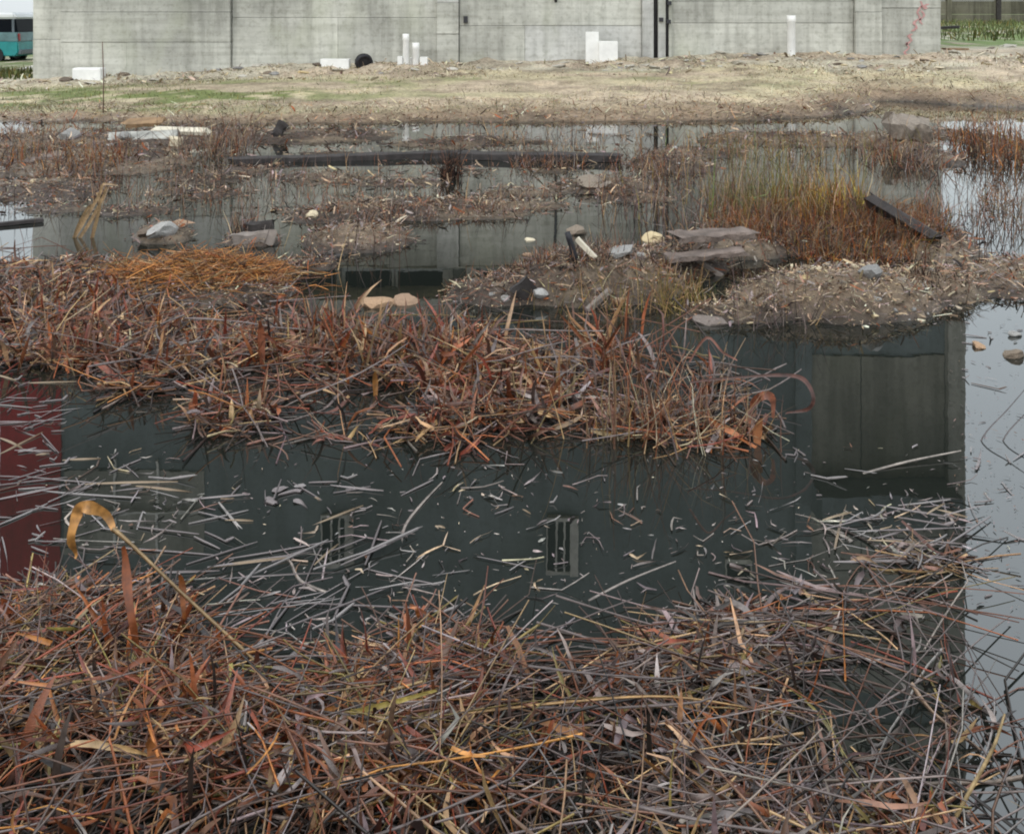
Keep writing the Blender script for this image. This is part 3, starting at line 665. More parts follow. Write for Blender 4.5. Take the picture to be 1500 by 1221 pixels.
def scatter(n_, x0, x1, y0, y1, mats, label, group, wr=(8, 26), flat=.8, minz=.0, tries=6000):
    k = 0
    for _ in range(tries):
        if k >= n_: break
        X, Y = wat(random.uniform(x0, x1), random.uniform(y0, y1)); z = gz(X, Y)
        if z < minz: continue
        px_, py_ = 750 + X * F / Y, YH + (HC - z) * F / Y
        stone(px_, py_, random.uniform(*wr) ** 1.0 * random.uniform(.6, 1), Y, random.choice(mats), label, flat, group); k += 1
scatter(46, 1050, 1420, 405, 478, ['stone_tan', 'stone_tan', 'brick_old', 'foam_old', 'stone_grey'], 'small rubble piece on the mound below the brush', 'rubble pieces on the right mound', (6, 20))
scatter(40, 690, 1020, 385, 452, ['stone_tan', 'stone_tan', 'brick_old', 'stone_grey'], 'small rubble piece on the centre mound', 'rubble pieces on the centre mound', (6, 22))
scatter(26, 1385, 1500, 380, 436, ['stone_tan', 'brick_old', 'stone_grey'], 'small rubble piece on the spit beside the bright water', 'rubble pieces on the right spit', (5, 16))
scatter(22, 440, 610, 330, 376, ['stone_tan', 'foam_old', 'stone_grey'], 'small rubble piece on the yellowish islet', 'rubble pieces on the yellowish islet', (5, 14))
scatter(50, 0, 420, 186, 300, ['stone_tan', 'foam_old', 'stone_grey', 'stone_tan'], 'small rubble piece in the left rubbish below the bank', 'rubble pieces at the left', (5, 16))
scatter(30, 700, 1300, 188, 300, ['stone_tan', 'stone_grey', 'stone_tan'], 'small rubble piece in the flooded middle ground', 'rubble pieces in the middle ground', (5, 13))
for _ in range(150):                                                       # rubble along the wall foot
    px_ = random.uniform(60, 1480); d = random.uniform(22.6, 24.7) if px_ < 1370 else random.uniform(22, 29)
    X = (px_ - 750) * d / F
    stone(px_, 0, random.uniform(7, 26) * random.uniform(.4, 1), d, random.choice(['stone_grey', 'stone_pale', 'foam_old', 'stone_pale', 'stone_tan']), 'pale rubble chunk along the foot of the concrete wall', .45, 'rubble along the wall foot')

# ------------------------------------------------------------------ strips: stalks and leaves as curved ribbons and three-sided stems
TRI = ([(-.5, -.29), (.5, -.29), (0, .58)], True)
FOLD = ([(-.5, .16), (0, 0), (.5, .16)], False)
def strips(P, W, sect, roll, cols):
    """P (N,K,3) centre lines, W (N,K) widths -> verts, quads, per-vertex colours"""
    pts, closed = sect; N, K = P.shape[:2]; J = len(pts)
    T = np.gradient(P, axis=1); T /= np.linalg.norm(T, axis=2, keepdims=True) + 1e-9
    ref = (np.stack([np.sin(roll), np.sin(roll * 1.7) * .3, np.cos(roll)], -1) if np.ndim(roll) == 1 else roll)[:, None, :]
    side = np.cross(T, ref); side /= np.linalg.norm(side, axis=2, keepdims=True) + 1e-6
    upv = np.cross(side, T)
    if not closed and K > 4 and np.ndim(roll) == 1:                          # blades twist along their length
        tw = rng.normal(0, 1.5, (N, 1)) * np.linspace(0, 1, K)[None, :]; tw = tw[..., None]
        side, upv = side * np.cos(tw) + upv * np.sin(tw), upv * np.cos(tw) - side * np.sin(tw)
    V = np.stack([P + W[..., None] * (a * side + b * upv) for a, b in pts], 2)
    ids = np.arange(N * K * J).reshape(N, K, J); q = []
    for j in range(J if closed else J - 1):
        j2 = (j + 1) % J
        q.append(np.stack([ids[:, :-1, j], ids[:, :-1, j2], ids[:, 1:, j2], ids[:, 1:, j]], -1).reshape(-1, 4))
    vary = np.clip(rng.normal(.98, .20, (N, K)), .45, 1.45)                  # bleached, stained and darkened lengths
    c = np.broadcast_to(((cols[:, None, :] if cols.ndim == 2 else cols) * vary[..., None])[:, :, None, :], (N, K, J, 3))
    return V.reshape(-1, 3), np.concatenate(q), c.reshape(-1, 3)
def merge(parts):
    V, Q, Cc, o = [], [], [], 0
    for v, q, c in parts: V.append(v); Q.append(q + o); Cc.append(c); o += len(v)
    return np.concatenate(V), np.concatenate(Q), np.concatenate(Cc)
def walk(start, az, tilt, length, K, bend, droop, kink=0.0):
    """centre lines integrated from heading and pitch; bend turns, droop lowers, kink snaps once"""
    N = len(az); s = np.linspace(0, 1, K)[None, :]
    ks = rng.uniform(.25, .75, (N, 1)); ka = rng.normal(0, 1, (N, 1)) * kink; kt = rng.normal(0, .5, (N, 1)) * kink
    A = az[:, None] + bend[:, None] * s + ka * (s > ks); Tt = tilt[:, None] - droop[:, None] * s ** 1.3 + kt * (s > ks)
    step = (length / (K - 1))[:, None]
    d = np.stack([np.cos(A) * np.cos(Tt), np.sin(A) * np.cos(Tt), np.sin(Tt)], -1) * step[..., None]
    P = np.concatenate([np.zeros((N, 1, 3)), np.cumsum(d[:, :-1], 1)], 1) + start[:, None, :]
    return P
def inpoly(x, y, poly):
    r = np.zeros(x.shape, bool); n_ = len(poly)
    for i in range(n_):
        x0, y0 = poly[i]; x1, y1 = poly[(i + 1) % n_]
        c = ((y0 > y) != (y1 > y)) & (x < (x1 - x0) * (y - y0) / (y1 - y0 + 1e-9) + x0); r ^= c
    return r
def ragged(poly, amp=14, step=28, seed=1):
    r = np.random.default_rng(seed); o = []
    for i in range(len(poly)):
        (x0, y0), (x1, y1) = poly[i], poly[(i + 1) % len(poly)]; k = max(1, int(math.hypot(x1 - x0, y1 - y0) / step))
        for j in range(k):
            t = j / k; o.append((x0 + (x1 - x0) * t + r.normal(0, amp), y0 + (y1 - y0) * t + r.normal(0, amp) * .9))
    return o
def sample_poly(poly, n_, soft=14, hole=None, patch=.0, ps=1.0):
    """points on the water inside a footprint given as rows and columns, evenly spread over the water"""
    P = np.array([wat(*p) for p in poly]); lo, hi = P.min(0), P.max(0); o = []
    tot = 0
    while tot < n_:
        x = rng.uniform(lo[0], hi[0], n_ * 3); y = rng.uniform(lo[1], hi[1], n_ * 3)
        jx = x + rng.normal(0, soft / 400, n_ * 3); jy = y + rng.normal(0, soft / 400, n_ * 3)
        k = inpoly(jx, jy, P)
        if hole is not None:
            for h in hole: k &= ~inpoly(x, y, np.array([wat(*p) for p in h])) | (rng.random(len(x)) < .06)
        if patch: k &= rng.random(len(x)) < .06 + .94 * sstep(patch - .08, patch + .10, fbm(x * ps, y * ps, 90, 3))
        o.append(np.stack([x[k], y[k]], -1)); tot += k.sum()
    return np.concatenate(o)[:n_]
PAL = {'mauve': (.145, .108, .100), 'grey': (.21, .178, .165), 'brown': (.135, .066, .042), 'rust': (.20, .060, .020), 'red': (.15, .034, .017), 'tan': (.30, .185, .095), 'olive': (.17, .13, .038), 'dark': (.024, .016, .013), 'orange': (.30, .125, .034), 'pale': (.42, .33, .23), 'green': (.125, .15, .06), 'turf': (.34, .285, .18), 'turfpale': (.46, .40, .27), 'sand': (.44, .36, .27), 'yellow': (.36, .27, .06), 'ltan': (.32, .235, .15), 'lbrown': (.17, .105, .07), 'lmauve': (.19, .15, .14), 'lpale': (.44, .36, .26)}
def colours(n_, mix):
    ks = list(mix); w = np.array([mix[k] for k in ks]); w = w / w.sum()
    c = np.array([PAL[k] for k in ks])[rng.choice(len(ks), n_, p=w)]
    return np.clip(c * np.minimum(np.exp(rng.normal(.08, .42, (n_, 1))), 1.75) * rng.uniform(.92, 1.08, (n_, 3)), .008, .62)
def floor_clip(P, lo=.003):
    P[..., 2] = np.where(P[..., 2] < lo, lo + (P[..., 2] - lo) * .05, P[..., 2]); return P
def ground_z(xy): return np.maximum(height(xy[:, 0], xy[:, 1]), 0.0)

def spill(P, poly, keep=.2):
    """which pieces stay within a footprint; a few stray beyond it"""
    pw = np.array([wat(*p) for p in poly]); k = HC / (HC - P[..., 2])
    ins = inpoly(P[..., 0] * k, P[..., 1] * k, pw).mean(1)
    ok = (ins > .62) | (rng.random(len(P)) < keep * ins)
    for h in HOLES: ok &= (inpoly(P[..., 0] * k, P[..., 1] * k, np.array([wat(*p) for p in h])).mean(1) < .3) | (rng.random(len(P)) < .12)
    return ok
HOLES = []
def lying(xy, heap, L, Wd, mix, sect=TRI, K=5, up=.12, kink=.35, bend=.3, axis=None, spread=1.0, taper=.35, topbias=1.0, poly=None):
    n_ = len(xy); g = ground_z(xy)
    z = g + heap(xy[:, 0], xy[:, 1]) * rng.random(n_) ** topbias + .006
    az = rng.uniform(0, 2 * np.pi, n_) if axis is None else axis + rng.normal(0, spread, n_) + np.pi * (rng.random(n_) < .5)
    length = L[0] + (L[1] - L[0]) * rng.random(n_) ** 2
    tilt = rng.normal(0.02, up, n_)
    st = np.concatenate([xy, z[:, None]], 1)
    P = walk(st, az, tilt, length, K, rng.normal(0, bend, n_), rng.normal(.05, up * .8, n_), kink)
    P = P - (P.mean(1, keepdims=True) - P[:, :1]) * np.array([1, 1, .5])
    P = floor_clip(P)
    if poly is not None: P = P[spill(P, poly)]; n_ = len(P)
    w = rng.uniform(*Wd, n_)[:, None] * (1 - taper * np.linspace(0, 1, K)[None, :]) * np.ones((n_, K))
    if sect is FOLD: w = w * (np.sin(np.linspace(.45, math.pi * .97, K)) ** .7)[None, :]
    return strips(P, w, sect, rng.uniform(-.9, .9, n_), colours(n_, mix))
def standing(xy, L, Wd, mix, lean=.35, sect=FOLD, K=6, droop=.9, kink=.5, base=None, poly=None):
    n_ = len(xy); g = ground_z(xy) if base is None else base
    az = rng.uniform(0, 2 * np.pi, n_); length = rng.uniform(*L, n_); tilt = np.pi / 2 - np.abs(rng.normal(0, lean, n_))
    P = walk(np.concatenate([xy, (g - .02)[:, None]], 1), az, tilt, length, K, rng.normal(0, .4, n_), np.abs(rng.normal(0, droop, n_)), kink)
    P = floor_clip(P)
    if poly is not None: P = P[spill(P, poly)]; n_ = len(P)
    s = np.linspace(0, 1, K)[None, :]
    prof = (1 - .85 * s) if sect is TRI else np.maximum(np.sin(np.clip(.35 + s * 2.75, 0, math.pi)) ** .8, .06)
    w = rng.uniform(*Wd, n_)[:, None] * prof
    return strips(P, w, sect, rng.uniform(-3, 3, n_), colours(n_, mix))
def stuff(name, parts, mat, label, cat=None):
    v, q, c = merge(parts)
    o = link(name, arr_mesh(name, v, q, c), M[mat]); return tag(o, label, cat, None, 'stuff')

# --- the foreground mat
FG = [(-150, 868), (60, 858), (150, 850), (250, 862), (300, 905), (340, 985), (400, 1010), (470, 965), (540, 928), (610, 900), (690, 930), (760, 968), (860, 968), (940, 945), (1020, 905), (1100, 880), (1180, 840), (1260, 815), (1350, 808), (1440, 815), (1490, 850), (1660, 900), (1660, 1500), (-150, 1500)]
FGH = [[(1160, 990), (1250, 965), (1345, 1000), (1340, 1055), (1220, 1065)], [(1405, 830), (1700, 840), (1700, 1075), (1500, 1050), (1420, 1000), (1400, 900)], [(1400, 1130), (1700, 1090), (1700, 1260), (1400, 1260)], [(1300, 1085), (1380, 1090), (1390, 1150), (1320, 1140)], [(380, 930), (480, 960), (470, 1020), (380, 1020)], [(330, 1180), (400, 1190), (390, 1240), (320, 1240)], [(760, 1130), (820, 1120), (830, 1160), (770, 1170)]]
hp_fg = lambda x, y: (.02 + .10 * vnoise(x * 1.6, y * 1.6, 5)) * sstep(3.0, 2.3, y) * sstep(1.75, .4, x) + .012
red_l = {'brown': 3, 'rust': 2.4, 'mauve': 1.2, 'tan': 2.2, 'red': 1.3, 'grey': .6, 'dark': 2.0, 'orange': .9, 'olive': .8}
grey_r = {'mauve': 2.4, 'lmauve': 1.4, 'grey': 2.2, 'brown': 2.4, 'tan': 1.8, 'rust': .8, 'dark': 2.0, 'red': .2, 'olive': .4}
FG = ragged(FG, 16, 30, 3); HOLES[:] = FGH
parts = []
xy = sample_poly(FG, 3600, 10, FGH, .50, 2.4)
lm = rng.random(len(xy)) > sstep(-.9, 1.2, xy[:, 0])
xy = xy[(xy[:, 0] < 0) | (rng.random(len(xy)) < .72)]; lm = rng.random(len(xy)) > sstep(-.9, 1.2, xy[:, 0])
parts += [lying(xy[lm], hp_fg, (.08, .7), (.0022, .0075), red_l, poly=FG, bend=.5, up=.16, K=7), lying(xy[~lm], hp_fg, (.10, .8), (.0022, .007), grey_r, axis=.2, spread=.9, poly=FG, bend=.5, K=7)]
xy = sample_poly(FG, 1700, 10, FGH, .42, 2.4)                                # low stalks under the mat, shade of its gaps put into their dark colour
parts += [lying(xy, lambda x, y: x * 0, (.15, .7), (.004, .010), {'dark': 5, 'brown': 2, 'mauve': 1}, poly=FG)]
xy = sample_poly(FG, 3300, 10, FGH, .50, 2.4); lm = rng.random(len(xy)) > sstep(-.8, 1.0, xy[:, 0])
parts += [lying(xy[lm], hp_fg, (.06, .30), (.006, .021), red_l, FOLD, 7, .38, .9, 1.0, poly=FG), lying(xy[~lm], hp_fg, (.06, .30), (.006, .022), grey_r, FOLD, 7, .26, .8, .9, poly=FG)]
xy = sample_poly([(-100, 930), (330, 960), (640, 950), (1100, 950), (1400, 1000), (1600, 1100), (1600, 1450), (-100, 1450)], 850, 10)
lm = xy[:, 0] < .1
parts += [standing(xy[lm], (.07, .24), (.006, .022), {'rust': 2, 'brown': 2, 'red': 1, 'tan': 1, 'dark': 1, 'mauve': 1}, .6, poly=FG), standing(xy[~lm], (.06, .2), (.005, .016), grey_r, .6, poly=FG)]
parts += [standing(xy[::2], (.08, .24), (.003, .007), red_l, .7, TRI, 4, .5, poly=FG)]
stuff('foreground_reed_litter', parts, 'reed', 'tangled mat of dead wet reeds filling the foreground water', 'reeds')

# --- the mat in the middle distance
MB = [(-150, 380), (60, 372), (120, 392), (190, 436), (330, 440), (420, 428), (480, 462), (560, 500), (640, 480), (720, 500), (830, 505), (900, 490), (1000, 505), (1070, 545), (1120, 590), (1140, 630), (1080, 655), (980, 668), (900, 650), (760, 640), (640, 660), (560, 660), (450, 650), (320, 650), (290, 612), (180, 590), (60, 540), (-150, 535)]
hp_mb = lambda x, y: .015 + .11 * vnoise(x * 1.3 + 3, y * 1.3, 8) * sstep(4.0, 4.6, y) * sstep(1.5, .9, x) * sstep(7.2, 5.2, y)
mix_mb = {'brown': 2.6, 'rust': 2.1, 'mauve': 1.3, 'tan': 2.8, 'ltan': 1.0, 'red': 1.3, 'grey': .7, 'dark': 2.2, 'orange': .5}
MB = ragged(MB, 15, 34, 5); HOLES[:] = []
parts = []
xy = sample_poly(MB, 4300, 18, None, .50, 1.7)
parts += [lying(xy, hp_mb, (.10, .6), (.003, .009), mix_mb, up=.22, poly=MB, bend=.5)]
xy = sample_poly(MB, 2600, 18, None, .45, 1.7)
parts += [lying(xy, lambda x, y: x * 0, (.15, .6), (.005, .012), {'dark': 5, 'brown': 2, 'mauve': 2}, poly=MB)]  # bottom layer: the dark between the reeds put into the stalk colour
xy = sample_poly(MB, 2500, 18, None, .50, 1.7)
parts += [lying(xy, hp_mb, (.08, .32), (.010, .032), mix_mb, FOLD, 6, .45, .9, .9, poly=MB)]
xy = sample_poly([(-100, 420), (440, 440), (600, 530), (900, 540), (1090, 580), (1080, 645), (900, 645), (600, 650), (330, 645), (200, 585), (-100, 520)], 1500, 18, None, .50, 1.7)
parts += [standing(xy, (.08, .28), (.007, .024), {'brown': 2, 'rust': 2, 'red': 1.6, 'tan': 2, 'mauve': 1, 'dark': 1}, .7, poly=MB), standing(xy[::2], (.08, .32), (.003, .007), mix_mb, .8, TRI, 4, .4, poly=MB)]
xy = sample_poly([(440, 470), (560, 500), (760, 500), (960, 510), (1060, 540), (1040, 600), (760, 580), (480, 560)], 620, 18, None, .48, 2.0)
parts += [standing(xy, (.14, .40), (.006, .022), {'brown': 2, 'rust': 2, 'red': 1.2, 'tan': 2.2, 'mauve': 1}, .7, FOLD, 6, 1.0, .6)]
# a fan of stalks at the right end of the mat
cxy = np.array(wat(985, 640))[None, :] + rng.normal(0, .14, (300, 2)) * np.array([1.7, 1.0])
parts += [standing(cxy, (.15, .42), (.003, .008), {'tan': 3, 'brown': 2, 'rust': 2, 'pale': 1, 'mauve': 1}, .75, TRI, 5, .35, .3, poly=MB)]
stuff('reed_litter', parts, 'reed', 'tangled bed of collapsed rust-brown reeds across the middle water', 'reeds')

# --- tiny flecks on the open water
n_ = 560
px_ = rng.uniform(60, 1500, n_); py_ = rng.uniform(655, 930, n_); xy = np.array([wat(a, b_) for a, b_ in zip(px_, py_)])
parts = [lying(xy, lambda x, y: x * 0, (.004, .03), (.002, .005), {'grey': 3, 'pale': .5, 'mauve': 3}, FOLD, 3, .0, 0, .2)]
n_ = 260
px_ = rng.uniform(1390, 1500, n_); py_ = rng.uniform(440, 900, n_); xy = np.array([wat(a, b_) for a, b_ in zip(px_, py_)])
parts += [lying(xy, lambda x, y: x * 0, (.004, .04), (.002, .005), {'dark': 3, 'brown': 2, 'mauve': 2}, FOLD, 3, .0, 0, .2)]
stuff('floating_flecks', parts, 'reed', 'tiny pale flecks floating on the dark open water', 'flecks')

OPENW = [(95, 665), (330, 662), (600, 680), (900, 685), (1150, 655), (1400, 640), (1405, 800), (1250, 815), (1080, 880), (920, 945), (760, 965), (640, 910), (540, 930), (420, 995), (340, 970), (300, 870), (100, 850)]
NEARR = [(1130, 760), (1410, 700), (1440, 830), (1250, 850), (1100, 890)]
xy = np.concatenate([sample_poly(OPENW, 190, 2, None, .5, 2.0), sample_poly(NEARR, 80, 2)])
flat0 = lambda x, y: x * 0
smix = {'grey': 4, 'lpale': .6, 'lmauve': 3.5, 'ltan': 1.0, 'brown': 1}
stuff('floating_straw', [lying(xy, flat0, (.02, .15), (.004, .011), smix, FOLD, 5, .0, .7, .5), lying(xy[::3] + rng.normal(0, .06, xy[::3].shape), flat0, (.05, .28), (.003, .006), smix, TRI, 5, .0, .6, .4)], 'reed', 'short pale straw bits scattered over the dark open water', 'straw')
# ------------------------------------------------------------------ single stalks, leaves and fragments
def stalk_mesh(name, P, W, sect, roll=0.0):
    v, q, c = strips(np.array([P], float), np.array([W], float), sect, np.array([roll]), np.array([[.3, .2, .1]]))
    return arr_mesh(name, v, q)
def rand_line(L, K, bend, kink, lift=0.0):
    P = walk(np.zeros((1, 3)), np.zeros(1), np.array([lift]), np.array([L]), K, np.array([bend]), np.array([lift * 2]), kink)[0]
    return P - np.array([P[:, 0].mean(), P[:, 1].mean(), P[:, 2].min()])
STALK = []
for i in range(14):
    K = 9; P = rand_line(1.0, K, rng.normal(0, .22), .5 if i % 2 else .12, rng.uniform(-.05, .12)); W = np.linspace(1, .55, K) * rng.uniform(.005, .008) * np.clip(rng.normal(1, .12, K), .7, 1.3)
    STALK.append(stalk_mesh('reed_stalk', P, W, TRI, rng.uniform(-1, 1)))
LEAF = []
for i in range(12):
    K = 10; P = rand_line(1.0, K, rng.normal(0, .5), .3, rng.uniform(.1, .55)); W = np.sin(np.linspace(.4, math.pi * .97, K)) ** .7 * rng.uniform(.05, .09)
    LEAF.append(stalk_mesh('dead_leaf', P, W, FOLD, rng.uniform(-.8, .8)))
FRAG = []
for i in range(14):
    K = 6; P = rand_line(1.0, K, rng.normal(0, .4), .9 if i % 3 == 0 else .2, 0); W = (np.sin(np.linspace(.5, math.pi * .92, K)) ** .5) * rng.uniform(.07, .16)
    FRAG.append(stalk_mesh('reed_fragment', P, W, FOLD if i % 2 else TRI, rng.uniform(-.3, .3)))
def place(name, me, mat, x, y, z, rz, sc, ry=0, rx=0, label=None, cat=None, group=None):
    o = link(name, me, M[mat], None, (x, y, z), (rx, ry, rz)); o.scale = sc if isinstance(sc, tuple) else (sc,) * 3
    return tag(o, label, cat, group)
def third(x, y, lo=(-.45, .45)):
    q = x / y
    return 'left' if q < lo[0] / 2.3 else ('right' if q > lo[1] / 2.3 else 'middle')
def length_word(L, a, b): return 'short' if L < a else ('long' if L > b else 'mid-length')
RK, FK, LK = list(REEDC), list(FRAGC), list(LEAFC)
xy = sample_poly([(-60, 900), (280, 930), (420, 1030), (620, 940), (860, 985), (1060, 920), (1300, 850), (1460, 880), (1560, 1000), (1560, 1260), (-60, 1260)], 150, 6, FGH)
for x, y in xy:
    L = rng.uniform(.25, .95); z = float(hp_fg(np.array([x]), np.array([y]))[0]) * rng.uniform(.6, 1.2) + .01
    c = RK[rng.choice(5, p=[.22, .16, .3, .24, .08] if x < 0 else [.2, .38, .14, .22, .06])]; w = third(x, y)
    place('reed_stalk', STALK[rng.integers(14)], 'reed_' + c, x, y, z, rng.normal(.1, .75), (L, rng.uniform(.55, 1.1), rng.uniform(.6, 1.0)), rng.normal(0, .09), 0,
          f'{length_word(L, .45, .72)} {c} reed stalk lying on the {w} of the foreground mat', 'reed', f'{c} stalks on the {w} of the foreground mat')
for x, y in sample_poly(MB, 130, 6):
    L = rng.uniform(.25, .7); z = float(hp_mb(np.array([x]), np.array([y]))[0]) * rng.uniform(.7, 1.2) + max(gz(x, y), 0) + .02
    c = RK[rng.choice(5, p=[.26, .14, .3, .26, .04])]; w = third(x, y)
    place('reed_stalk', STALK[rng.integers(14)], 'reed_' + c, x, y, z, rng.uniform(0, 6.28), (L, 1.3, 1.3), rng.normal(0, .25), 0,
          f'{length_word(L, .38, .55)} {c} reed stalk caught in the {w} of the middle reed bed', 'reed', f'{c} stalks on the {w} of the middle bed')
for x, y in sample_poly([(-40, 930), (300, 980), (640, 960), (860, 1000), (860, 1240), (-40, 1240)], 44, 6):
    L = rng.uniform(.07, .18); z = float(hp_fg(np.array([x]), np.array([y]))[0]) + .02; c = LK[rng.choice(4, p=[.36, .2, .22, .22])]; w = third(x, y)
    place('dead_leaf', LEAF[rng.integers(12)], 'leaf_' + c, x, y, z, rng.uniform(0, 6.28), (L, L * rng.uniform(.9, 1.6), L), rng.normal(0, .6), rng.normal(0, .7),
          f'{length_word(L, .11, .15)} curled {c} reed leaf on the {w} of the foreground mat', 'leaf', f'{c} leaves on the {w} of the foreground mat')
for x, y in sample_poly([(-40, 430), (440, 450), (600, 520), (900, 545), (1080, 590), (1060, 640), (700, 640), (330, 640), (-40, 520)], 80, 6):
    L = rng.uniform(.10, .24); z = float(hp_mb(np.array([x]), np.array([y]))[0]) + max(gz(x, y), 0) + .04; c = LK[rng.choice(4, p=[.42, .22, .26, .1])]; w = third(x, y)
    place('dead_leaf', LEAF[rng.integers(12)], 'leaf_' + c, x, y, z, rng.uniform(0, 6.28), (L, L * rng.uniform(.9, 1.6), L), rng.normal(0, .9), rng.normal(0, .7),
          f'{length_word(L, .15, .2)} curled {c} reed leaf in the {w} of the middle reed bed', 'leaf', f'{c} leaves in the {w} of the middle bed')
def fragments(poly, n_, Lr, where, group, rz, wid=(.03, .075), pw=2.6, p=(.48, .10, .34, .08), zr=(.002, .006), patch=0):
    for x, y in sample_poly(poly, n_, 2, None, patch, 2.5):
        L = Lr[0] + (Lr[1] - Lr[0]) * rng.random() ** pw; c = FK[rng.choice(4, p=p)]
        place('reed_fragment', FRAG[rng.integers(14)], 'frag_' + c, x, y, rng.uniform(*zr), rz() , (L, rng.uniform(*wid) * min(1, .5 + L * 3), .05), rng.normal(0, .02), 0,
              f'{length_word(L, Lr[0] + .25 * (Lr[1] - Lr[0]), Lr[0] + .6 * (Lr[1] - Lr[0]))} {c} reed fragment {where}', 'reed', f'{c} {group}')
OPENL = [(100, 670), (330, 668), (600, 690), (640, 905), (540, 920), (420, 985), (340, 960), (300, 860), (120, 830)]
OPENR = [(600, 690), (900, 690), (1150, 660), (1400, 650), (1405, 790), (1250, 805), (1080, 870), (920, 935), (760, 955), (640, 905)]
wide = lambda: rng.normal(.3, 1.1)
fragments(OPENL, 62, (.02, .24), 'floating on the left of the dark open water', 'fragments on the left open water', wide, patch=.45)
fragments(OPENR, 58, (.02, .22), 'floating on the right of the dark open water', 'fragments on the right open water', wide, patch=.45)
fragments([(0, 545), (85, 560), (95, 860), (0, 870)], 68, (.05, .35), 'floating over the red wall reflection', 'fragments over the red reflection', lambda: rng.normal(0, .7))
fragments([(110, 670), (420, 690), (420, 830), (120, 850)], 18, (.1, .45), 'drifting above the hooked orange leaf', 'fragments above the hooked leaf', lambda: rng.normal(0, .35), (.04, .08))
fragments([(1190, 770), (1410, 730), (1420, 830), (1200, 850)], 32, (.1, .42), 'under the reflected corner of the building', 'fragments by the reflected corner', lambda: rng.normal(.25, .5), zr=(.003, .03))
fragments([(1412, 470), (1500, 460), (1500, 900), (1412, 880)], 30, (.03, .26), 'floating on the bright water at the right', 'fragments on the bright water', lambda: rng.uniform(0, 6.28), (.04, .09), p=(.05, .1, .45, .4))
fragments([(290, 820), (560, 790), (640, 870), (440, 990), (330, 980)], 30, (.15, .5), 'fanning over the water beside the foreground mat', 'reeds fanning beside the foreground mat', lambda: rng.normal(.5, .5), (.035, .08), 1.6, zr=(.003, .02))

# stalks and leaves one can pick out
def hero(name, pts, widths, sect, rgb, label, cat='reed', roll=0.0, mat=None):
    P = [Vector(p) for p in pts]; base = P[0].copy()
    Q = []                                                                # smooth through the points
    for i in range(len(P) - 1):
        p0, p1, p2, p3 = P[max(i - 1, 0)], P[i], P[i + 1], P[min(i + 2, len(P) - 1)]
        for k in range(5):
            t = k / 5; Q.append(.5 * ((2 * p1) + (p2 - p0) * t + (2 * p0 - 5 * p1 + 4 * p2 - p3) * t * t + (3 * p1 - p0 - 3 * p2 + p3) * t ** 3))
    Q.append(P[-1]); W = np.interp(np.linspace(0, 1, len(Q)), np.linspace(0, 1, len(widths)), widths)
    A = np.array([tuple(q - base) for q in Q])
    lf = name in ('rust_leaf', 'looped_leaf', 'pale_leaf', 'leaf')
    if lf:
        W = W * .66 * (1 + .10 * np.sin(np.arange(len(Q)) * .9 + len(Q))); A[1:-1, 1] += .010 * np.sin(np.arange(1, len(Q) - 1) * .5)
    v, q, c = strips(A[None], W[None], sect, np.array([[.5 + .5 * math.sin(roll * 5), -1.0, .45]]), np.array([rgb]) * (.55 if lf and name != 'leaf' else .72))
    return tag(link(name, arr_mesh(name, v, q, c), M['reed'], None, base), label, cat)
d = 2.75
o = hero('bent_reed', [at(450, 1040, d), at(360, 955, d), at(260, 862, d), at(190, 795, d), at(165, 774, d)], [.010, .010, .009, .010, .014], TRI, (.45, .30, .15), 'bent tan reed with a hooked orange leaf over the left water')
v = [at(166, 776, d), at(150, 752, d), at(132, 740, d - .02), at(114, 748, d - .03), at(107, 775, d - .03), at(107, 800, d - .02), at(110, 818, d)]
me_ = hero('leaf', v, [.018, .036, .046, .044, .034, .024, .006], FOLD, (.56, .27, .075), None, None, roll=1.2); 
for key in ('label', 'category'):
    if key in me_: del me_[key]
me_.parent = o; me_.location = Vector(v[0]) - o.location
hero('rust_leaf', [at(180, 800, d), at(184, 850, d - .02), at(196, 910, d - .04), at(202, 970, d - .05)], [.016, .036, .030, .008], FOLD, (.36, .10, .03), 'long rust leaf hanging below the hooked reed', 'leaf', 1.3)
hero('rust_leaf', [at(262, 842, d), at(266, 868, d), at(272, 905, d)], [.012, .030, .010], FOLD, (.38, .12, .03), 'short rust leaf hanging from the bent tan reed', 'leaf', 1.3)
hero('rust_leaf', [at(2, 875, 2.9), at(14, 910, 2.9), at(28, 938, 2.92), at(44, 942, 2.93)], [.02, .05, .05, .01], FOLD, (.40, .10, .03), 'broad red-brown leaf at the left edge above the foreground mat', 'leaf', 1.4)
hero('rust_leaf', [at(376, 950, 2.7), at(374, 980, 2.7), at(378, 1012, 2.7), at(380, 1040, 2.7)], [.012, .028, .026, .012], FOLD, (.22, .08, .05), 'dark red leaf standing upright where the bent reed enters the mat', 'leaf', 1.3)
hero('rust_leaf', [at(215, 1085, 2.3), at(225, 1120, 2.29), at(238, 1170, 2.28), at(240, 1230, 2.27)], [.02, .045, .045, .03], FOLD, (.36, .13, .035), 'wide orange-brown leaf hanging down in the lower left', 'leaf', 1.3)
hero('rust_leaf', [at(610, 1095, 2.35), at(650, 1105, 2.33), at(685, 1140, 2.31), at(700, 1195, 2.3)], [.02, .04, .045, .01], FOLD, (.34, .09, .03), 'curved red-brown leaf in the lower middle of the mat', 'leaf', 1.0)
hero('pale_leaf', [at(556, 1140, 2.35), at(562, 1112, 2.35), at(590, 1100, 2.33), at(612, 1110, 2.32)], [.02, .05, .055, .02], FOLD, (.34, .29, .28), 'curled greyish leaf beside the curved red-brown leaf', 'leaf', .6)
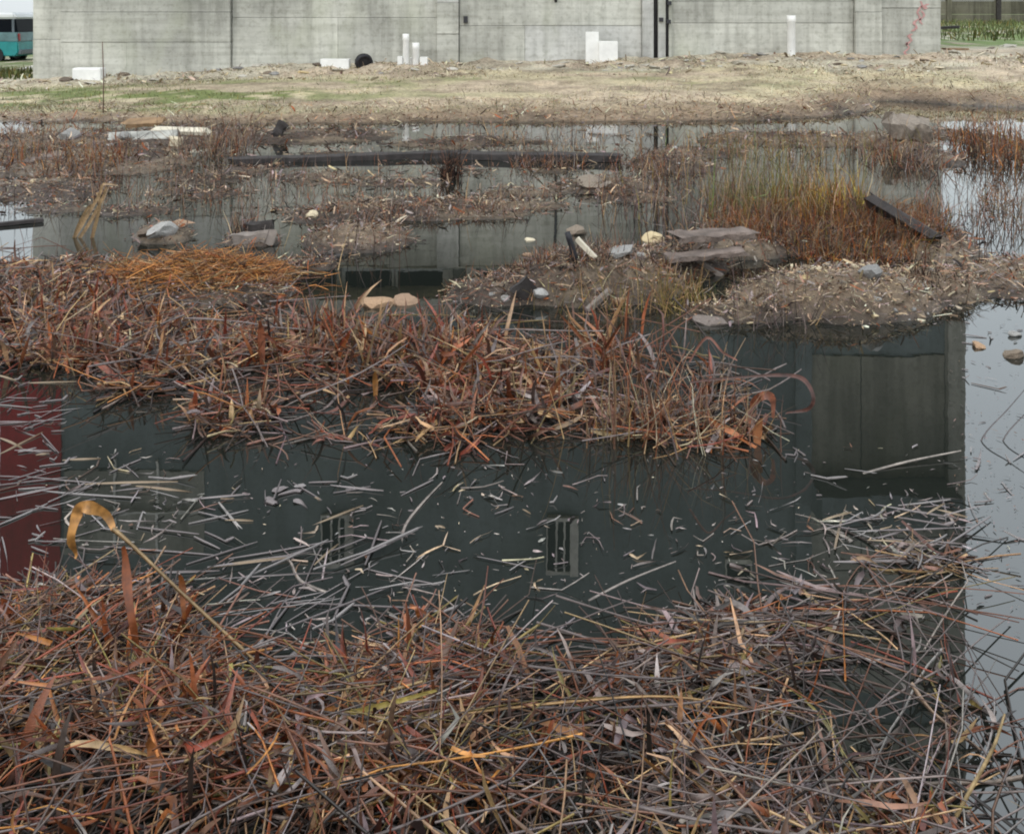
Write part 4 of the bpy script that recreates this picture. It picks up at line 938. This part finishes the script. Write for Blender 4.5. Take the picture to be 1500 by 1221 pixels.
hero('rust_leaf', [at(600, 885, 2.95), at(640, 918, 2.93), at(662, 945, 2.92), at(668, 985, 2.92)], [.012, .032, .036, .008], FOLD, (.36, .13, .06), 'bent orange-red leaf at the tip of the mat beside open water', 'leaf', 1.0)
hero('long_reed', [at(395, 1092, 2.45), at(520, 1066, 2.45), at(680, 1045, 2.46), at(830, 1028, 2.47), at(980, 1020, 2.48), at(1120, 1040, 2.5)], [.012, .008, .007, .007, .006, .004], TRI, (.46, .27, .11), 'long tan reed stretched across the middle of the foreground mat')
hero('long_reed', [at(1385, 1225, 2.2), at(1420, 1160, 2.2), at(1455, 1095, 2.2), at(1472, 1045, 2.21)], [.009, .008, .007, .004], TRI, (.50, .36, .18), 'tan reed leaning diagonally in the lower right corner')
hero('long_reed', [at(1335, 1000, 2.55), at(1365, 1040, 2.5), at(1420, 1085, 2.45), at(1500, 1145, 2.4)], [.012, .009, .008, .006], TRI, (.36, .24, .16), 'brown reed slanting down to the right edge')
hero('long_reed', [at(0, 1052, 2.5), at(150, 1050, 2.5), at(330, 1052, 2.5), at(520, 1055, 2.5)], [.008, .008, .007, .006], TRI, (.30, .19, .15), 'straight mauve-brown reed lying along the left foreground')
hero('long_reed', [at(420, 1075, 2.42), at(500, 1048, 2.42), at(575, 1028, 2.43), at(640, 1010, 2.43)], [.012, .014, .012, .006], FOLD, (.46, .36, .10), 'yellow reed blade on the left foreground mat', roll=.2)
hero('green_blade', [at(350, 1113, 2.35), at(385, 1104, 2.35), at(412, 1096, 2.35)], [.006, .010, .003], FOLD, (.30, .38, .06), 'small green blade among the foreground reeds', 'reed', .2)
hero('long_reed', [at(862, 880, 3.0), at(920, 850, 3.08), at(990, 822, 3.2)], [.008, .007, .004], TRI, (.34, .29, .26), 'pale reed floating obliquely below the dark square window reflection')
hero('long_reed', [at(1264, 694, 3.9), at(1330, 676, 3.98), at(1408, 660, 4.05)], [.011, .010, .005], TRI, (.36, .31, .27), 'pale bent reed floating across the reflected corner of the building', roll=.1)
hero('long_reed', [at(320, 735, 3.65), at(352, 775, 3.48), at(375, 800, 3.38)], [.006, .012, .006], FOLD, (.34, .31, .29), 'thin pale reed floating in the left open water', roll=.1)
hero('long_reed', [at(586, 806, 3.35), at(594, 770, 3.5), at(618, 738, 3.65), at(648, 706, 3.82)], [.010, .010, .009, .005], TRI, (.38, .32, .28), 'pale kinked reed floating left of the double window reflection')
hero('long_reed', [at(478, 868, 3.1), at(440, 850, 3.16), at(425, 822, 3.27), at(408, 818, 3.29)], [.011, .012, .010, .006], TRI, (.38, .32, .28), 'pale zigzag reed floating beside the fan of straight reeds')
hero('long_reed', [at(900, 660, 4.12), at(901, 600, 4.13), at(899, 540, 4.14), at(900, 500, 4.15)], [.010, .009, .007, .004], TRI, (.20, .10, .06), 'upright dark stalk rising from the right part of the reed bed')
d = 4.25
hero('looped_leaf', [at(1010, 560, d), at(1085, 553, d), at(1140, 548, d), at(1176, 556, d), at(1190, 580, d), at(1180, 600, d), at(1150, 606, d)], [.012, .013, .02, .03, .034, .024, .006], FOLD, (.14, .055, .04), 'looped reed leaf arching over the water at the end of the reed bed', 'leaf', .6)
hero('rust_leaf', [at(1100, 615, d), at(1104, 590, d), at(1118, 578, d - .02), at(1132, 586, d - .03), at(1132, 612, d - .03)], [.012, .04, .055, .045, .012], FOLD, (.36, .12, .06), 'hooked orange-red leaf at the right end of the reed bed', 'leaf', .8)
hero('rust_leaf', [at(1114, 612, d - .1), at(1108, 636, d - .1), at(1108, 668, d - .1)], [.035, .075, .04], FOLD, (.50, .19, .07), 'bright orange-red leaf dipping into the water below the hooked leaf', 'leaf', 1.3)
hero('rust_leaf', [at(1010, 530, d), at(1036, 495, d), at(1058, 515, d), at(1080, 528, d)], [.014, .016, .016, .006], FOLD, (.30, .11, .07), 'peaked brown leaf rising over the right end of the reed bed', 'leaf', .8)
hero('rust_leaf', [at(380, 470, 5.0), at(382, 500, 5.0), at(386, 545, 5.0)], [.02, .06, .03], FOLD, (.34, .10, .04), 'broad upright rust leaf in the left part of the reed bed', 'leaf', 1.3)
hero('rust_leaf', [at(548, 545, 4.7), at(549, 565, 4.7), at(551, 592, 4.7)], [.03, .04, .03], FOLD, (.46, .20, .05), 'small orange leaf stub in the middle of the reed bed', 'leaf', 1.3)
for a, b_, lab in ((1430, 500, 'thin stalk arching from the bright water, left of two'), (1462, 470, 'thin stalk arching from the bright water, right of two')):
    d = 4.2
    hero('thin_stalk', [at(a - 6, 688, d), at(a + 10, 640, d), at(a + 46, 600, d + .05), at(a + 76, 565, d + .1)], [.006, .006, .005, .003], TRI, (.12, .10, .10), lab)
d = 8.0
for k, (pts, lab) in enumerate((([(92, 375), (120, 330), (146, 285), (152, 270), (172, 272)], 'tallest bent pale reed in the upright clump at the left'), ([(100, 372), (128, 332), (150, 292), (156, 274)], 'straight pale reed in the upright clump at the left'), ([(128, 372), (138, 335), (146, 300), (142, 282)], 'shorter pale reed in the upright clump at the left'), ([(112, 376), (110, 345), (125, 310), (135, 300)], 'thin inner reed in the upright clump at the left'))):
    hero('pale_reed', [at(x, y, d) for x, y in pts], [.03, .028, .024, .02, .008][:len(pts)], FOLD, (.40, .26, .13), lab, roll=.8 + k * .3)
for i, (x, y) in enumerate(((400, 728), (410, 718), (428, 722), (436, 712), (398, 736), (440, 738))):
    X, Y = wat(x, y)
    place('husk', FRAG[i], 'foam_old', X, Y, .004, i * 1.3, (.05, .35, .12), 0, 0, 'cream seed husk floating in the left open water', 'husk', 'cream husks on the water')

# ------------------------------------------------------------------ straw heap, weeds, bank grass, debris
xy = sample_poly([(170, 404), (240, 398), (330, 394), (400, 398), (410, 415), (360, 432), (250, 440), (180, 432)], 1500, 6)
hs_ = lambda x, y: .015 + .13 * np.exp(-(((x - wat(290, 415)[0]) / .55) ** 2 + ((y - wat(290, 415)[1]) / .30) ** 2))
xy = np.concatenate([xy, xy + rng.normal(0, .08, xy.shape), xy + rng.normal(0, .16, xy.shape)])
parts = [lying(xy, hs_, (.06, .34), (.0025, .007), {'orange': 5, 'tan': 2, 'rust': 1.2, 'brown': 1.2, 'dark': .8}, TRI, 4, .3, .5, .5, .15, .8)]
stuff('straw_heap', parts, 'straw', 'heap of orange straw at the left water edge', 'straw')

def clump(name, px, py, rx, ry, n_, L, Wd, mix, label, cat='weeds', lean=.3, branch=2, droop=.4):
    d = dist(py); c = np.array(wat(px, py)); a = rng.uniform(0, 2 * np.pi, n_); r = np.sqrt(rng.random(n_)) * np.where(rng.random(n_) < .25, 1.25, 1)
    xy = c + np.stack([np.cos(a) * r * rx * d / F, np.sin(a) * r * ry], -1)
    parts = [standing(xy, L, Wd, mix, lean, TRI, 5, droop, .4)]
    for _ in range(branch):                                                # side twigs
        b = xy + rng.normal(0, .04, xy.shape); z0 = ground_z(b) + rng.uniform(.05, .8, n_) ** 1.3 * L[1] * .6
        parts.append(standing(b, (L[0] * .25, L[1] * .45), (Wd[0] * .6, Wd[1] * .7), mix, .8, TRI, 4, .5, .5, base=z0))
    v, q, cc = merge(parts)
    g0 = np.array([c[0], c[1], max(gz(c[0], c[1]), 0)])
    return tag(link(name, arr_mesh(name, v - g0, q, cc), M['weed'], None, tuple(g0)), label, cat, None, 'stuff' if name == 'weed_clump' else None)
rustm = {'rust': 2.0, 'lbrown': 2.8, 'orange': 1.7, 'red': .3, 'dark': 1.8, 'ltan': 1.0, 'olive': .5, 'mauve': .8}
brn = {'lbrown': 3, 'lmauve': 1.4, 'rust': 1.0, 'dark': 1.4, 'ltan': .5}
clump('brush_clump', 1170, 355, 120, .45, 430, (.10, .42), (.003, .008), rustm, 'dense rust-brown brush on the right mud island', lean=.75, branch=5, droop=.8)
clump('brush_clump', 1310, 355, 75, .4, 260, (.10, .40), (.003, .008), rustm, 'rust-brown brush around the leaning dark timber', lean=.75, branch=5, droop=.8)
clump('brush_clump', 1255, 378, 90, .2, 260, (.06, .22), (.004, .010), rustm, 'low rust brush at the front of the right mud island', lean=.6)['kind'] = 'stuff'
clump('grass_clump', 1110, 330, 70, .5, 230, (.25, .72), (.004, .010), {'green': 3, 'olive': 2.5, 'ltan': 2, 'lbrown': 2}, 'green-tinged tall grass at the left of the rust brush', 'grass', .22, 1)
clump('grass_clump', 1205, 338, 60, .4, 270, (.2, .54), (.004, .012), {'yellow': 3, 'olive': 2, 'ltan': 2, 'orange': 2.5, 'lbrown': 1.5}, 'yellow-green grass tuft behind the rust brush', 'grass', .22, 1)
clump('weed_clump', 1470, 228, 70, 1.2, 260, (.2, .65), (.008, .014), rustm, 'red-brown weeds in the water at the right edge', lean=.4)
clump('weed_clump', 1430, 325, 60, .9, 90, (.12, .42), (.005, .010), brn, 'sparse dark weeds standing in the bright water at the right')
clump('weed_clump', 1480, 300, 40, .5, 60, (.12, .32), (.005, .010), rustm, 'small reddish weed tuft at the right edge')
clump('weed_clump', 1320, 240, 50, .9, 120, (.15, .4), (.007, .012), brn, 'brown weeds on the right mud islet', lean=.5)
clump('weed_clump', 1160, 222, 180, 1.0, 240, (.12, .42), (.007, .011), {'brown': 2, 'tan': 2, 'olive': 1.6, 'mauve': 1, 'green': .6}, 'thin straw-brown weeds in the flooded ground before the wall')
clump('weed_clump', 1020, 300, 130, 1.3, 170, (.15, .5), (.005, .009), {'brown': 2, 'tan': 1, 'mauve': 2, 'olive': .6}, 'sparse stems standing in the water left of the green grass')
clump('weed_clump', 315, 228, 45, .8, 130, (.25, .65), (.006, .011), brn, 'brown weed stand at the left end of the long plank', lean=.4)
clump('weed_clump', 130, 248, 50, .8, 130, (.15, .42), (.006, .011), rustm, 'red-brown weeds beside the mud-covered slab', lean=.5)
clump('weed_clump', 15, 245, 40, .9, 110, (.12, .35), (.006, .011), rustm, 'red-brown weeds at the left edge of the flood', lean=.5)
clump('weed_clump', 60, 200, 110, .9, 170, (.08, .25), (.008, .012), {'brown': 2, 'tan': 2, 'rust': 1, 'mauve': 1}, 'low weeds along the left of the bank', lean=.6)
clump('weed_clump', 800, 205, 160, .9, 130, (.08, .3), (.007, .011), {'tan': 3, 'brown': 2, 'mauve': 1}, 'sparse straw stems in the shallow water below the bank')
clump('weed_clump', 660, 262, 14, .15, 60, (.15, .45), (.008, .014), {'dark': 3, 'brown': 2}, 'dark weed tuft in front of the long plank')
clump('weed_clump', 800, 243, 60, .3, 110, (.08, .25), (.007, .011), brn, 'brown weed fringe before the thick plank end', lean=.5)
clump('weed_clump', 960, 245, 60, .8, 130, (.1, .3), (.007, .011), brn, 'mauve-brown weeds right of the floating planks', lean=.5)
clump('weed_clump', 620, 316, 150, .25, 260, (.04, .15), (.005, .009), brn, 'low brown weeds on the long mud spit', lean=.6)
clump('weed_clump', 300, 280, 220, 1.0, 170, (.1, .32), (.004, .008), brn, 'sparse dead stems standing in the left shallows')
clump('weed_clump', 350, 348, 20, .2, 50, (.12, .35), (.004, .008), brn, 'thin stems sprouting beside the pale log')
clump('weed_clump', 850, 418, 140, .3, 420, (.04, .18), (.004, .009), brn, 'low dead weeds covering the centre mound', lean=.7)
clump('weed_clump', 920, 458, 120, .16, 50, (.12, .4), (.003, .007), {'olive': 2, 'tan': 3, 'pale': 1}, 'thin yellow stems at the waterline of the centre mound', lean=.35)
clump('weed_clump', 1000, 448, 40, .2, 50, (.12, .3), (.003, .007), {'olive': 3, 'tan': 2}, 'yellow-green stems in the pool left of the right mound')
clump('weed_clump', 1130, 476, 60, .15, 26, (.15, .45), (.003, .006), {'mauve': 3, 'tan': 1, 'dark': 1}, 'thin grey stems rising in front of the right mound')
clump('weed_clump', 1370, 432, 35, .2, 60, (.05, .16), (.004, .008), {'dark': 3, 'brown': 2}, 'dark weeds at the right foot of the rubble mound')
clump('weed_clump', 600, 290, 200, .5, 120, (.05, .2), (.004, .008), brn, 'sparse dead stems in the middle shallows')

n_ = 1500
yy = 2625 / (rng.uniform(190, 400, n_) - 20); xx = (rng.uniform(-20, 1520, n_) - 750) * yy / F; zz = height(xx, yy)
k = (zz > -.25) & (fbm(xx * .8, yy * .8, 33) > .45); xy = np.stack([xx[k], yy[k]], -1)
stuff('dead_stems', [standing(xy, (.06, .4), (.003, .008), {'brown': 2, 'mauve': 2, 'tan': 1, 'dark': 1}, .2, TRI, 4, .3, .3)], 'weed', 'scattered thin dead stems standing in the shallow water', 'stems')
n_ = 26000                                                                 # bank turf
x = rng.uniform(-14, 14, n_); y = 16.5 + 8.3 * rng.random(n_); xy = np.stack([x, y], -1); z = height(x, y)
sd_ = np.interp(x, SHX, SHD); k = (y > sd_ + .3 + rng.random(n_) * .6) & (y < 24.4 - rng.random(n_) ** 2 * 2) & (fbm(x * .7, y * 1.0, 77, 4) > .42 + .12 * rng.random(n_)); xy = xy[k]
gcol = colours(len(xy), {'turf': 3, 'turfpale': 2, 'sand': 1})
gl = (rng.random(len(xy)) < sstep(3, -6, xy[:, 0]) * .95 * sstep(.2, .5, vnoise(xy[:, 0] * .8, xy[:, 1] * .8, 12))) | (rng.random(len(xy)) < .18)
gcol[gl] = colours(int(gl.sum()), {'green': 3, 'olive': 1.5})
nn = len(xy); az = rng.uniform(0, 6.28, nn)
P = walk(np.concatenate([xy, (ground_z(xy) - .01)[:, None]], 1), az, np.pi / 2 - np.abs(rng.normal(0, .7, nn)), rng.uniform(.03, .10, nn), 3, rng.normal(0, .3, nn), np.abs(rng.normal(0, .6, nn)))
w = rng.uniform(.008, .018, nn)[:, None] * np.array([1, .8, .15])[None]
stuff('bank_grass', [strips(P, w, FOLD, rng.uniform(-3, 3, nn), gcol)], 'grass', 'thin dry and green turf on the bank before the wall', 'grass')
def tall_grass(n_, x0, x1, y0, y1, L, mix, label):
    xy = np.stack([rng.uniform(x0, x1, n_), rng.uniform(y0, y1, n_)], -1); az = rng.uniform(0, 6.28, n_)
    P = walk(np.concatenate([xy, (ground_z(xy) - .02)[:, None]], 1), az, np.pi / 2 - np.abs(rng.normal(0, .35, n_)), rng.uniform(*L, n_), 4, rng.normal(0, .3, n_), np.abs(rng.normal(0, .7, n_)))
    w = rng.uniform(.03, .06, n_)[:, None] * np.array([1, .9, .6, .1])[None]
    stuff('tall_grass', [strips(P, w, FOLD, rng.uniform(-3, 3, n_), colours(n_, mix))], 'grass', label, 'grass')
n_ = 8000
x = rng.uniform(-12.5, 15, n_); y = 24.55 - 2.9 * rng.random(n_) ** 1.4; xy = np.stack([x, y], -1); z = ground_z(xy)
kk = fbm(x * .9, y * 1.3, 71) > .40 + .10 * rng.random(n_); xy = xy[kk]; z = z[kk]; nn = len(xy)
P = walk(np.concatenate([xy, (z + .005)[:, None]], 1), rng.uniform(0, 6.28, nn), rng.normal(.1, .4, nn), .03 + .20 * rng.random(nn) ** 3, 3, rng.normal(0, .5, nn), rng.normal(0, .4, nn))
w = (.012 + .06 * rng.random(nn) ** 3)[:, None] * np.array([.7, 1, .6])[None]
stuff('wall_foot_rubble', [strips(P, w, FOLD, rng.uniform(-1, 1, nn), colours(nn, {'pale': 4, 'turfpale': 2, 'sand': 4, 'turf': 2, 'lbrown': .8, 'lmauve': .5}))], 'chips', 'strewn chips of rubble and rubbish along the wall foot', 'rubble')
n_ = 9000
x = rng.uniform(-14, 14, n_); sd_ = np.interp(x, SHX, SHD); y = sd_ - .2 + 2.4 * rng.random(n_) ** 1.2; xy = np.stack([x, y], -1)
xy = xy[height(x, y) > .0]; nn = len(xy)
P = walk(np.concatenate([xy, (ground_z(xy) + .004)[:, None]], 1), rng.uniform(0, 6.28, nn), np.abs(rng.normal(.1, .4, nn)), .03 + .22 * rng.random(nn) ** 2.5, 3, rng.normal(0, .5, nn), rng.normal(0, .5, nn))
w = rng.uniform(.006, .016, nn)[:, None] * np.array([1, .9, .3])[None]
stuff('shore_straw', [strips(P, w, FOLD, rng.uniform(-1, 1, nn), colours(nn, {'turf': 3, 'turfpale': 2, 'brown': 1.6, 'tan': 1.5, 'mauve': .8, 'dark': .6}))], 'grass', 'strewn straw and dead stems along the shore of the bank', 'straw')
tall_grass(6500, 12, 33, 33, 58, (.15, .42), {'green': 5, 'olive': 1}, 'green grass in front of the mossy boundary wall')
tall_grass(1100, -15.5, -11.8, 25.2, 29, (.08, .25), {'green': 5, 'olive': 1}, 'green grass at the left foot of the concrete building')

n_ = 240000                                                                # chips, twigs and leaf scraps on every wet bit of land
yy = 2625 / (rng.uniform(160, 485, n_) - 20); xx = (rng.uniform(-40, 1540, n_) - 750) * yy / F; zz = height(xx, yy)
k = (zz > -.006 - .10 * rng.random(n_) ** 6) & (yy < np.interp(xx, SHX, SHD) + 1.2 * rng.random(n_)); xy = np.stack([xx[k], yy[k]], -1)[:52000]; nn = len(xy)
sz_ = .3 + xy[:, 1] / 13
P = walk(np.concatenate([xy, (ground_z(xy) + .004 + rng.uniform(0, .03, nn) * (height(xy[:, 0], xy[:, 1]) > 0))[:, None]], 1), rng.uniform(0, 6.28, nn), rng.normal(.1, .35, nn), sz_ * (.012 + .13 * rng.random(nn) ** 4), 3, rng.normal(0, .5, nn), rng.normal(0, .4, nn))
P = floor_clip(P)
w = sz_[:, None] * (.004 + .018 * rng.random(nn) ** 3)[:, None] * np.array([.7, 1, .6])[None]
ccol = colours(nn, {'lbrown': 3.4, 'lmauve': 2.2, 'dark': 1.8, 'ltan': 2.4, 'grey': .8, 'lpale': .7, 'rust': 1.2, 'brown': 1.5})
ed = (np.abs(xy[:, 0] - wat(1230, 440)[0]) < .9) & (xy[:, 1] < 7.0) & (rng.random(nn) < .7); ccol[ed] = colours(int(ed.sum()), {'ltan': 4, 'lmauve': 1.3, 'lpale': 1.6, 'lbrown': 2, 'grey': .6})
stuff('debris_litter', [strips(P, w, FOLD, rng.uniform(-1, 1, nn), ccol)], 'chips', 'litter of twigs, leaf scraps and chips over the mud islands', 'litter')
